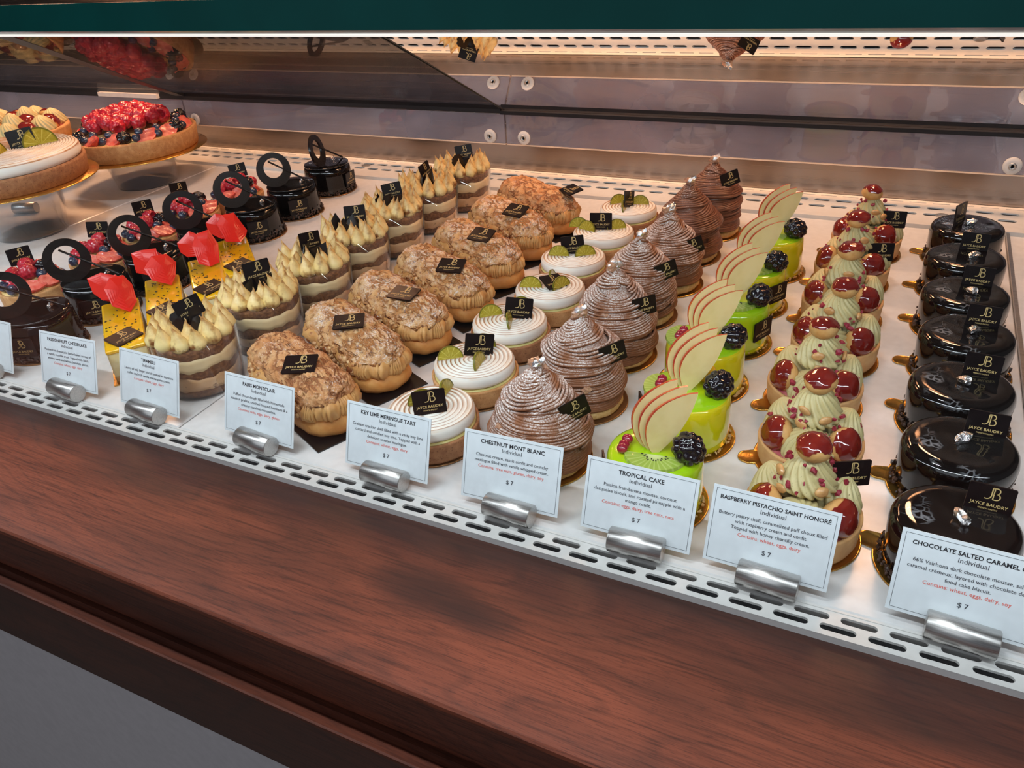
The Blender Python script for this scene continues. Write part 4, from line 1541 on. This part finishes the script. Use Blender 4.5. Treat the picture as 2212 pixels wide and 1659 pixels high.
# ------------------------------------------------------------------ large tarts on clear stands
def make_stand(x, y, h, r, lab):
    t = thing('clear_cake_stand', (x, y, 0), 0, lab, 'cake stand', 'clear stands under the large tarts')
    mm = M()
    mm.add(*lathe([(r * 0.80, 0.0), (r * 0.84, 0.001), (r, h - 0.001), (r, h), (r - 0.002, h), (r * 0.84 - 0.002, 0.002), (r * 0.78, 0.002)], 64, cap0=True, cap1=True))
    mm.build('frustum', 'stand', t)
    mm = M()
    mm.add(*lathe([(r * 1.05, h), (r * 1.05, h + 0.0015), (r * 1.0, h + 0.0018)], 64))
    mm.build('top_plate', 'stand', t)
    return t


def big_shell(t, r, h, m):
    mm = M()
    mm.add(*lathe([(r + 0.010, 0), (r + 0.011, 0.0008), (r + 0.010, 0.0018)], 80))
    mm.build('gold_board', 'gold', t)
    mm = M()
    mm.add(*lathe([(r - 0.006, 0.0018), (r - 0.003, 0.004), (r, h - 0.003), (r - 0.001, h), (r - 0.006, h), (r - 0.007, h - 0.006), (r * 0.5, h - 0.006)], 96,
                  lambda p, th, i: p * (1 + 0.0015 * np.sin(th * 23))[:, None] ** np.array([1, 1, 0])))
    mm.build('tart_shell', m, t)


FT = (-1.185, 0.925)
LT = (-1.168, 0.688)
ST = (-1.425, 0.865)
make_stand(FT[0], FT[1], 0.055, 0.060, 'clear acrylic stand under the large berry tart')
make_stand(LT[0], LT[1], 0.074, 0.060, 'clear acrylic stand under the large white meringue tart')
make_stand(ST[0], ST[1], 0.066, 0.060, 'clear acrylic stand under the large pistachio cream tart')
q = random.Random(5)
t = thing('large_fruit_tart', (FT[0], FT[1], 0.0570), 0, 'large round tart heaped with raspberries, strawberries and blueberries', 'tart')
big_shell(t, 0.104, 0.032, 'shell')
mm = M()
mm.add(*lathe([(0.097, 0.026), (0.09, 0.031), (0.05, 0.036), (0.02, 0.038)], 60, cap0=False))
mm.build('pastry_cream', 'pastry_cream', t)
for k in range(34):
    rr, a = 0.062 * math.sqrt((k + 0.5) / 34), k * 2.39996
    z = 0.046 + 0.016 * (1 - (rr / 0.068) ** 2) + q.uniform(-.002, .003)
    link('raspberry', RASP[0], t, (math.cos(a) * rr - 0.004, math.sin(a) * rr + 0.004, z), (q.uniform(-2.4, -0.8), q.uniform(-.7, .7), q.uniform(0, 6)), q.uniform(1.2, 1.4))
for k in range(30):
    a = 2 * PI * k / 30
    kind = k % 5
    rr = 0.086 + q.uniform(-.003, .003)
    if kind in (0, 3):
        link('strawberry_piece', STRAW, t, (math.cos(a) * rr, math.sin(a) * rr, 0.036), (R(q.uniform(20, 50)), R(-20), a + PI / 2 + q.uniform(-.5, .5)), 1.25)
    elif kind == 1:
        link('blackberry', BLACKB, t, (math.cos(a) * rr, math.sin(a) * rr, 0.038), (q.uniform(-1, 1), q.uniform(-1, 1), q.uniform(0, 6)), 1.0)
    else:
        link('blueberry', BLUEB, t, (math.cos(a) * rr, math.sin(a) * rr, 0.036), (q.uniform(-1, 1), q.uniform(-1, 1), 0), 1.1)
        link('blueberry', BLUEB, t, (math.cos(a + .09) * (rr - .012), math.sin(a + .09) * (rr - .012), 0.042), (q.uniform(-1, 1), q.uniform(-1, 1), 0), 1.1)

t = thing('large_key_lime_tart', (LT[0], LT[1], 0.0762), facing(*LT), 'large round white meringue tart with lime slices at left', 'tart')
big_shell(t, 0.106, 0.028, 'shell_brown')
rings = [(0.098, 0.027), (0.101, 0.029), (0.1025, 0.034), (0.1015, 0.041), (0.099, 0.0435), (0.096, 0.0445)]
nn = 130
for k in range(1, nn + 1):
    rings.append((0.096 * (1 - k / nn) + 0.0004, 0.0450))


def mer2(p, th, i):
    if i >= 5:
        r = np.hypot(p[:, 0], p[:, 1])
        p = p.copy()
        p[:, 2] += 0.0010 * np.cos(r / 0.0039 * 2 * PI - th)
    return p


mm = M()
mm.add(*lathe(rings, 120, mer2))
mm.build('toasted_meringue', 'meringue', t)
plaque(t, (0.030, -0.002, 0.0565), (R(-10), R(-6), R(-14)), 1.15)
for (a, b, yw, s) in [(0.052, -0.008, 8, 1.9), (-0.004, -0.026, 60, 1.7), (-0.026, -0.052, 85, 1.7), (-0.020, 0.0, 10, 1.9), (-0.06, 0.01, 20, 1.9)]:
    lime_slice(t, (a, b, 0.0455), (R(-16), 0, R(yw)), s)

t = thing('large_saint_honore', (ST[0], ST[1], 0.0682), facing(*ST), 'large tart of pistachio cream and caramel puffs behind the white meringue tart', 'tart')
big_shell(t, 0.100, 0.026, 'shell')
mm = M()
mm.add(*lathe([(0.094, 0.019), (0.092, 0.0225), (0.05, 0.024)], 60, cap0=False))
mm.build('raspberry_cream', 'pink_cream', t)
for k in range(16):
    a = 2 * PI * k / 16
    if k % 2:
        puff(t, (math.cos(a) * 0.076, math.sin(a) * 0.076, 0.033), (R(40), 0, a + PI / 2), 1.25, k)
    else:
        mm = M()
        rosette(mm, 0.021, 0.028, 15, 8.0, k, T((math.cos(a) * 0.076, math.sin(a) * 0.076, 0.022)))
        mm.build('cream_swirl', 'pistachio', t)
for k in range(8):
    a = 2 * PI * k / 8 + 0.3
    if k % 2:
        puff(t, (math.cos(a) * 0.038, math.sin(a) * 0.038, 0.038), (R(15), 0, a), 1.2, k + 30)
    else:
        mm = M()
        rosette(mm, 0.021, 0.036, 15, 8.0, k, T((math.cos(a) * 0.038, math.sin(a) * 0.038, 0.022)))
        mm.build('cream_swirl', 'pistachio', t)
plaque(t, (-0.02, -0.03, 0.062), (R(-10), R(6), R(-10)), 1.1)


# ------------------------------------------------------------------ price signs
def holder_mesh():
    r, L = 0.0085, 0.037
    mm = M()
    n = 40
    V, F = [], []
    for x, rr in ((-L / 2, r - 0.0006), (-L / 2 + 0.0005, r), (L / 2 - 0.0005, r), (L / 2, r - 0.0006)):
        for j in range(n):
            a = 2 * PI * j / n
            V.append((x, math.sin(a) * rr, math.cos(a) * rr + r))
    for i in range(3):
        for j in range(n):
            k = (j + 1) % n
            F.append((i * n + j, (i + 1) * n + j, (i + 1) * n + k, i * n + k))
    F.append(tuple(range(n)))
    F.append(tuple(reversed(range(3 * n, 4 * n))))
    mm.add(V, F)
    return mm.mesh('cylinder_holder', 'holder', False)


HOLD = holder_mesh()
for p in HOLD.polygons:
    p.use_smooth = len(p.vertices) == 4
SW, SH_ = 0.0765, 0.0520
_c = M()
_c.add(*box(-SW / 2, SW / 2, -0.0003, 0.0003, 0, SH_))
CARD = _c.mesh('paper_card', 'paper', False)
_b2 = M()
for ins, w in ((0.0021, 0.00022),):
    x0, x1, z0, z1 = -SW / 2 + ins, SW / 2 - ins, ins, SH_ - ins
    for a in ((x0, x1, z0, z0 + w), (x0, x1, z1 - w, z1), (x0, x0 + w, z0, z1), (x1 - w, x1, z0, z1)):
        _b2.add([(a[0], -0.00042, a[2]), (a[1], -0.00042, a[2]), (a[1], -0.00042, a[3]), (a[0], -0.00042, a[3])], [(0, 1, 2, 3)])
BORDER = _b2.mesh('printed_border', 'grey_ink', False)
SIGNS = [
    (-0.8075, 0.376, '', [], '', ''),
    (-0.6865, 0.377, 'PASSIONFRUIT CHEESECAKE', ['Passionfruit cheesecake batter baked on top of', 'a vanilla crumble crust. Topped with black', 'sesame seeds and white chocolate pieces.'], 'Contains: wheat, eggs, dairy', 'white sign card for the passionfruit cheesecake'),
    (-0.5780, 0.377, 'TIRAMISU', ['Layers of lady finger biscuit soaked in espresso', 'coffee and rich vanilla mascarpone cream.'], 'Contains: wheat, eggs, dairy', 'white sign card headed TIRAMISU in front of the layered cup'),
    (-0.4490, 0.377, 'PARIS MONTCLAIR', ['Puffed choux dough filled with homemade', 'hazelnut praline, crushed toasted hazelnuts & a', 'creamy hazelnut mousseline.'], 'Contains: nuts, eggs, dairy, gluten', 'white sign card headed PARIS MONTCLAIR in front of the long choux pastry'),
    (-0.3200, 0.377, 'KEY LIME MERINGUE TART', ['Graham cracker shell filled with a zesty key lime', 'custard and candied key lime. Topped with a', 'delicious toasted meringue.'], 'Contains: wheat, eggs, dairy', 'white sign card headed KEY LIME MERINGUE TART'),
    (-0.2135, 0.377, 'CHESTNUT MONT BLANC', ['Chestnut cream, cassis confit and crunchy', 'meringue filled with vanilla whipped cream.'], 'Contains: tree nuts, gluten, dairy, soy', 'white sign card headed CHESTNUT MONT BLANC'),
    (-0.1190, 0.377, 'TROPICAL CAKE', ['Passion fruit-banana mousse, coconut', 'dacquoise biscuit, and roasted pineapple with a', 'mango confit.'], 'Contains: eggs, dairy, tree nuts, nuts', 'white sign card headed TROPICAL CAKE in front of the green cake'),
    (-0.0340, 0.377, 'RASPBERRY PISTACHIO SAINT HONOR\u00c9', ['Buttery pastry shell, caramelized puff choux filled', 'with raspberry cream and confit.', 'Topped with honey chantilly cream.'], 'Contains: wheat, eggs, dairy', 'white sign card headed RASPBERRY PISTACHIO SAINT HONOR\u00c9'),
    (0.0750, 0.376, 'CHOCOLATE SALTED CARAMEL CAKE', ['66% Valrhona dark chocolate mousse, salted', 'caramel cr\u00e9meux, layered with chocolate devil\u2019s', 'food cake biscuit.'], 'Contains: wheat, eggs, dairy, soy', 'white sign card headed CHOCOLATE SALTED CARAMEL at the right edge'),
]
for i, (x, y, title, body, cont, lab) in enumerate(SIGNS):
    t = thing('price_sign', (x, y, 0.0013), R((0, 2, 0, -1, 0, 1, 0, 0, -2)[i]), lab or 'leftmost white sign card, only its right edge in view', 'sign', 'price signs along the front')
    card = link('paper_card', CARD, t, (0, 0.0005, 0.0055), (R(-20), 0, R((0, 0, -1, 0, 0, 1, 0, -1, 0)[i])))
    link('printed_border', BORDER, card)
    link('cylinder_holder', HOLD, t, (0.004 if i != 8 else 0.002, -0.0062, 0.0), (0, 0, R((0, -5, -3, -4, -2, -3, 2, -3, -2)[i])))
    if not title:
        continue
    yt = -0.00045
    mm = M()
    put_text(mm, title, 0.0042 if len(title) < 25 else 0.0037, 0, SH_ - 0.0083, yt, SW * 0.89, 0.022)
    mm.build('sign_title', 'ink', card, False, label='bold dark capitals')
    mm = M()
    put_text(mm, 'Individual', 0.0042, 0, SH_ - 0.0127, yt)
    z = SH_ - 0.0183
    for ln in body:
        put_text(mm, ln, 0.0033, 0, z, yt, SW * 0.88, 0.006)
        z -= 0.0041
    zc = z
    put_text(mm, '$ 7', 0.0044, 0, 0.0128 if len(body) == 3 else 0.0165, yt, None, 0.012)
    mm.build('sign_text', 'grey_ink', card, False)
    mm = M()
    put_text(mm, cont, 0.0034, 0, zc - 0.0002, yt)
    mm.build('allergen_text', 'red_ink', card, False, label='red allergen line')
link('card_holder', HOLD, None, (-1.262, 0.745, 0), (0, 0, R(25)), label='steel cylinder card holder by the large meringue tart stand', category='card holder')

# ------------------------------------------------------------------ display case
case = thing('display_case', (0, 0, 0), 0, 'chilled pastry display case with slotted white metal strips', 'display case')


def slotted(name, x0, x1, rows, pitch, sl, sh, y0, y1, z, label):
    """metal strip with real stadium-shaped slots; rows = (y centre, x phase)"""
    mm = M()
    n = 20
    rows = sorted(rows)
    bounds = [y0] + [(rows[k][0] + rows[k + 1][0]) / 2 for k in range(len(rows) - 1)] + [y1]
    for ri, row in enumerate(rows):
        yc, ph = row[:2]
        h = row[2] if len(row) > 2 else sh
        ya, yb = bounds[ri], bounds[ri + 1]
        k0 = math.floor((x0 - ph) / pitch)
        x = ph + k0 * pitch
        while x < x1:
            cx0, cx1 = max(x - pitch / 2, x0), min(x + pitch / 2, x1)
            if cx1 - cx0 < pitch * 0.99:
                if cx1 > cx0:
                    mm.add([(cx0, ya, z), (cx1, ya, z), (cx1, yb, z), (cx0, yb, z)], [(0, 1, 2, 3)])
                x += pitch
                continue
            inn, out = [], []
            for j in range(n):
                a = 2 * PI * (j + 0.5) / n
                c, s_ = math.cos(a), math.sin(a)
                r_ = h / 2
                inn.append((x + (sl / 2 - r_) * (1 if c > 0 else -1) + r_ * c, yc + r_ * s_))
                # outer rectangle point in the same sector
                ux = (sl / 2 - r_ + r_ * abs(c)) / (sl / 2)
                if abs(s_) > 0.5:
                    out.append((x + (pitch / 2) * (1 if c > 0 else -1) * (1.0 if abs(abs(s_) - 0.5) < 0.25 else abs(c) / 0.70710678 if abs(c) < 0.7071 else 1.0), yb if s_ > 0 else ya))
                else:
                    out.append((x + (pitch / 2) * (1 if c > 0 else -1), yc + (yb - yc if s_ > 0 else yc - ya) * (s_ / 0.5)))
            # corners exact
            V = [(a, b, z) for a, b in inn] + [(a, b, z) for a, b in out] + [(a, b, z - 0.0018) for a, b in inn]
            F = []
            for j in range(n):
                k = (j + 1) % n
                F.append((j, n + j, n + k, k))
                F.append((2 * n + j, j, k, 2 * n + k))
            # corner fillers
            for j in range(n):
                k = (j + 1) % n
                a, b = out[j], out[k]
                if abs(a[0] - b[0]) > 1e-9 and abs(a[1] - b[1]) > 1e-9:
                    cxx = cx1 if (a[0] + b[0]) / 2 > x else cx0
                    cyy = yb if (a[1] + b[1]) / 2 > yc else ya
                    V.append((cxx, cyy, z))
                    F.append((n + j, len(V) - 1, n + k))
            mm.add(V, F)
            x += pitch
    mm.build(name, 'vent', case, False, label=label)
    mm = M()
    mm.add(*box(x0, x1, y0 + 0.001, y1 - 0.001, z - 0.03, z - (0.012 if y0 < 0.9 else 0.0035)))
    mm.build('air_duct', 'dark', case, False, label='air duct below the slots, its shade painted near-black')


X0, X1 = -2.6, 0.45
slotted('front_vent_strip', -2.55, X1, [(0.3638, 0.0251), (0.3556, 0.0141)], 0.0268, 0.0205, 0.0052, 0.3500, 0.3690, 0.0006, 'white metal strip with two rows of slots')
slotted('rear_vent_strip', X0, X1, [(1.0768, -0.4258), (1.1010, -0.4220), (1.1195, -0.4433, 0.0022)], 0.0276, 0.0205, 0.0085, 1.0400, 1.1280, 0.004, 'white metal strip with slots at the back')
mm = M()
mm.add(*box(X0, X1, 1.0375, 1.0402, -0.001, 0.0045))
mm.add(*box(-2.55, X1, 0.3485, 0.3502, -0.02, 0.0012))
mm.add(*box(-2.55, X1, 0.3688, 0.3705, -0.02, 0.0012))
mm.build('strip_lip', 'vent', case, False)
mm = M()
mm.add(*box(X0, X1, 0.36, 1.15, -0.05, -0.032))
mm.build('case_base', 'dark', case, False)
mm = M()
mm.add(*box(X0, X1, 1.129, 1.135, -0.03, 0.62))
mm.build('back_panel', 'steel', case, False, label='brushed steel back panel')
mm = M()
for zz, hh, dd in ((0.215, 0.006, 0.010), (0.262, 0.012, 0.018), (0.325, 0.006, 0.010)):
    mm.add(*box(X0, X1, 1.129 - dd, 1.1295, zz, zz + hh))
mm.build('back_ledge', 'steel', case, False)
mm = M()
mm.add(*box(X0, -0.565, 1.086, 1.094, 0.1035, 0.1175))
mm.add(*box(-0.565, X1, 1.086, 1.094, 0.1015, 0.1065))
mm.build('black_profile', 'black_bar', case, False, label='black profile joining canopy and rear panels')
mm = M()
for sx_ in (-0.222, 0.001):
    pass
for (x, y) in [(-0.835, 1.09), (0.055, 1.075)]:
    mm.add(*[v for v in lathe([(0.0075, 0.0040), (0.0078, 0.0052), (0.006, 0.0058), (0.0025, 0.0052)], 20)])
    mm.v[-1] = mm.v[-1] + np.array([x, y, 0])
mm.build('vent_screw', 'holder', case, False)

for i, (xa, xb, lab) in enumerate([(-2.55, -1.1305, 'white tray under the large tarts at left'), (-1.1285, -0.5405, 'white tray under ring cakes and cheesecake bars'),
                                   (-0.5385, 0.1235, 'white tray under the meringue tarts and green cakes'), (0.1275, 0.45, 'white tray beyond the right edge of chocolate cakes')]):
    mm = M()
    V = []
    pr = [(0.372, -0.02), (0.372, -0.0012), (0.3735, 0.0), (1.0355, 0.0), (1.037, -0.0012), (1.037, -0.02)]
    for x, ins in ((xa, 0.0012), (xa + 0.0012, 0), (xb - 0.0012, 0), (xb, 0.0012)):
        V += [(x, p[0], p[1] - (ins if p[1] > -0.01 else 0)) for p in pr]
    F = [(i_ * 6 + j, (i_ + 1) * 6 + j, (i_ + 1) * 6 + (j + 1) % 6, i_ * 6 + (j + 1) % 6) for i_ in range(3) for j in range(6)]
    F += [tuple(reversed(range(6))), tuple(range(18, 24))]
    F = [tuple(reversed(f)) for f in F]
    mm.add(V, F)
    mm.build('display_tray', 'tray', None, False, label=lab, category='tray', group='white display trays')
mm = M()
mm.add(*box(0.1238, 0.1272, 0.372, 1.037, -0.02, 0.0035))
mm.build('tray_divider', 'holder', None, False, label='thin metal divider along the right side of the chocolate cakes', category='divider')

# rear acrylic panels with round fixings
for i, (xa, xb, lab) in enumerate([(X0, -1.2335, 'clear rear acrylic panel behind the large tarts'), (-1.2305, -0.5605, 'clear rear acrylic panel behind the black ring cakes'), (-0.5575, 0.45, 'clear rear acrylic panel behind mont blancs and green cakes')]):
    t = thing('rear_acrylic_panel', ((xa + xb) / 2, 1.09, 0.056), 0, lab, 'panel', 'clear rear panels')
    w = (xb - xa) / 2
    mm = M()
    mm.add(*box(-w, w, -0.0015, 0.0015, 0.0015, 0.0455))
    mm.build('acrylic_sheet', 'acrylic', t, False)
    mm = M()
    mm.add(*box(-w, w, -0.0018, 0.0018, -0.0006, 0.0012))
    mm.build('polished_edge', 'edge_lit', t, False)
    for bx in ([w - 0.035] if i == 0 else [-w + 0.022, w - 0.025] if i == 1 else [-w + 0.030, 0.117 - (xa + xb) / 2]):
        mm = M()
        V, F = lathe([(0.0095, 0), (0.0105, 0.0015), (0.0100, 0.0032), (0.0060, 0.0040)], 32)
        mm.add(V, F, 0)
        V, F = lathe([(0.0045, 0.0038), (0.0045, 0.0052), (0.0025, 0.0054), (0.002, 0.0040)], 16)
        mm.add(V, F, 1)
        mm.xf(T((bx, -0.0015, 0.012), (R(90), 0, 0)))
        mm.build('round_fixing', ['washer', 'holder'], t)

# sloping canopy glass: panes given by their back and front corners
CB, CF = (1.088, 0.1085), (0.420, 0.319)
for i, (b0, b1, f0, f1, m_, lab) in enumerate([(X0, -1.2300, X0, -0.6700, 'canopy_left', 'sloping glass canopy pane above the large tarts'),
                                               (-1.2230, -0.5605, -0.6570, -0.3040, 'canopy_dark', 'sloping darker canopy pane above the ring cakes'),
                                               (-0.5585, 0.45, -0.3020, 0.45, 'canopy', 'sloping canopy pane mirroring pastries above the right rows')]):
    xm = (b0 + b1) / 2
    t = thing('canopy_glass_pane', (xm, CB[0], CB[1]), 0, lab, 'glass pane', 'canopy glass panes')
    dy, dz = CF[0] - CB[0], CF[1] - CB[1]
    L = math.hypot(dy, dz)
    ny, nz = -dz / L * -1, -dy / L          # upward normal of the pane
    ny, nz = (dz / L, -dy / L)
    A = [(b0 - xm, 0, 0), (b1 - xm, 0, 0), (f1 - xm, dy, dz), (f0 - xm, dy, dz)]
    B = [(x, y + ny * 0.005, z + nz * 0.005) for x, y, z in A]
    mm = M()
    mm.add(A + B, [(0, 1, 2, 3), (7, 6, 5, 4)])
    mm.build('glass_sheet', m_, t, False)
    mm = M()
    for (xa, xb), wd in (((b0, f0), 0.0012), ((b1, f1), -0.0012)):
        if i == 1 and wd > 0:
            wd = -0.022
        P_ = [(xa - xm, 0, 0), (xa + wd - xm, 0, 0), (xb + wd - xm, dy, dz), (xb - xm, dy, dz)]
        V = [(x, y - ny * 0.0002, z - nz * 0.0002) for x, y, z in P_] + [(x, y + ny * 0.0052, z + nz * 0.0052) for x, y, z in P_]
        mm.add(V, [(0, 1, 2, 3), (7, 6, 5, 4), (0, 4, 5, 1), (1, 5, 6, 2), (2, 6, 7, 3), (3, 7, 4, 0)])
    mm.build('dark_side_edge', 'black_bar', t, False)

# thick glass shelf on top of the case, and the front pane
t = thing('glass_counter_top', (0, 0, 0.342), 0, 'thick clear glass top with dark green polished front edge', 'glass top')
mm = M()
mm.add([(X0, 0.262, 0.0), (1.2, 0.262, 0.0), (1.2, 0.66, 0.0), (X0, 0.66, 0.0)], [(0, 3, 2, 1)])
mm.add([(X0, 0.252, 0.0125), (1.2, 0.252, 0.0125), (1.2, 0.66, 0.0125), (X0, 0.66, 0.0125)], [(0, 1, 2, 3)])
mm.build('glass_sheet', 'front_glass', t, False)
mm = M()
mm.add(*box(X0, 1.2, 0.2500, 0.2515, 0.0012, 0.0122))
mm.build('green_edge', 'teal', t, False, label='dark green polished edge')
mm = M()
mm.add([(X0, 0.2500, 0.0012), (1.2, 0.2500, 0.0012), (1.2, 0.2525, -0.0003), (X0, 0.2525, -0.0003)], [(0, 1, 2, 3)])
mm.build('bevel', 'bevel', t, False, label='bevelled lower edge, its refracted light painted bright')
s = NT('bevel_glow_strip')
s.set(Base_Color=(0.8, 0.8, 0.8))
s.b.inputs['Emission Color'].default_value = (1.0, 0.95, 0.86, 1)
s.b.inputs['Emission Strength'].default_value = 0.75  # added glow standing in for light refracted at the bevel
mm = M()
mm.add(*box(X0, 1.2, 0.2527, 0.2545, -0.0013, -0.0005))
mm.build('bevel_glow_strip', [s.m], t, False, label='thin glowing strip added for the bright refracted line under the front edge')
mm = M()
v0, v1 = np.array([0, 0.347, 0.002]), np.array([0, 0.266, 0.3415])
mm.add([(X0, v0[1], v0[2]), (X1 + .6, v0[1], v0[2]), (X1 + .6, v1[1], v1[2]), (X0, v1[1], v1[2])], [(0, 1, 2, 3)])
mm.build('front_glass_pane', 'front_glass', None, False, label='clear leaning front pane standing behind the wooden ledge', category='glass pane')

mm = M()
mm.add(*box(-1.445, -1.285, 1.078, 1.0855, 0.1040, 0.1115))
mm.build('shelf_label_strip', 'white_label', None, False, label='thin white label strip on the dark rear profile above the berry tart', category='label strip')

# ------------------------------------------------------------------ wooden counter
t = thing('wooden_counter', (0, 0, 0), 0, 'walnut counter ledge in front of the display case with stepped moulding', 'counter')
mm = M()


def bar_prof(mm, pr, x0, x1):
    n = len(pr)
    V = [(x0, a, b) for a, b in pr] + [(x1, a, b) for a, b in pr]
    F = [tuple(range(n)), tuple(reversed(range(n, 2 * n)))] + [(j, n + j, n + (j + 1) % n, (j + 1) % n) for j in range(n)]
    mm.add(V, F)


bar_prof(mm, [(0.3484, -0.004), (0.3484, -0.0495), (0.2215, -0.0495), (0.2205, -0.047), (0.2205, -0.0075), (0.2212, -0.0052), (0.2230, -0.004)], -2.7, 1.6)
mm.build('ledge_plank', 'wood', t, False)
mm = M()
bar_prof(mm, [(0.330, -0.0500), (0.330, -0.128), (0.2075, -0.128), (0.2068, -0.1265), (0.2068, -0.0560), (0.2072, -0.0545), (0.2085, -0.0540), (0.212, -0.0550), (0.2165, -0.0560), (0.2180, -0.0500)], -2.7, 1.6)
mm.build('moulding', 'wood_dark', t, False)
mm = M()
mm.add(*box(-2.7, 1.6, 0.2115, 0.33, -0.90, -0.1285))
mm.build('base_panel', 'grey_panel', t, False, label='plain grey painted panel')

# ------------------------------------------------------------------ setting
mm = M()
mm.add(*box(-5, 4, -4, 4, -0.95, -0.90))
s = NT('shop_floor')
v = s.n('TexBrick')
v.inputs['Scale'].default_value = 1.5
v.inputs['Color1'].default_value = (0.30, 0.28, 0.26, 1)
v.inputs['Color2'].default_value = (0.26, 0.25, 0.23, 1)
v.inputs['Mortar'].default_value = (0.12, 0.12, 0.11, 1)
s.l(s.coord(), v.inputs['Vector'])
s.set(Base_Color=v.outputs[0], Roughness=0.5)
mm.build('floor', [s.m], None, False, kind='structure', label='tiled shop floor')
MT['wall'] = mat('painted_wall', (0.26, 0.24, 0.23), (0.30, 0.27, 0.26), 3, rough=0.7)
mm = M()
mm.add(*box(-5, 4, 3.9, 4.0, -0.90, 2.2))
mm.build('wall_back', 'wall', None, False, kind='structure', label='plain shop wall behind the case')
mm = M()
mm.add(*box(-5, -4.9, -4, 3.9, -0.90, 2.2))
mm.build('wall_left', 'wall', None, False, kind='structure', label='plain shop wall at the left')
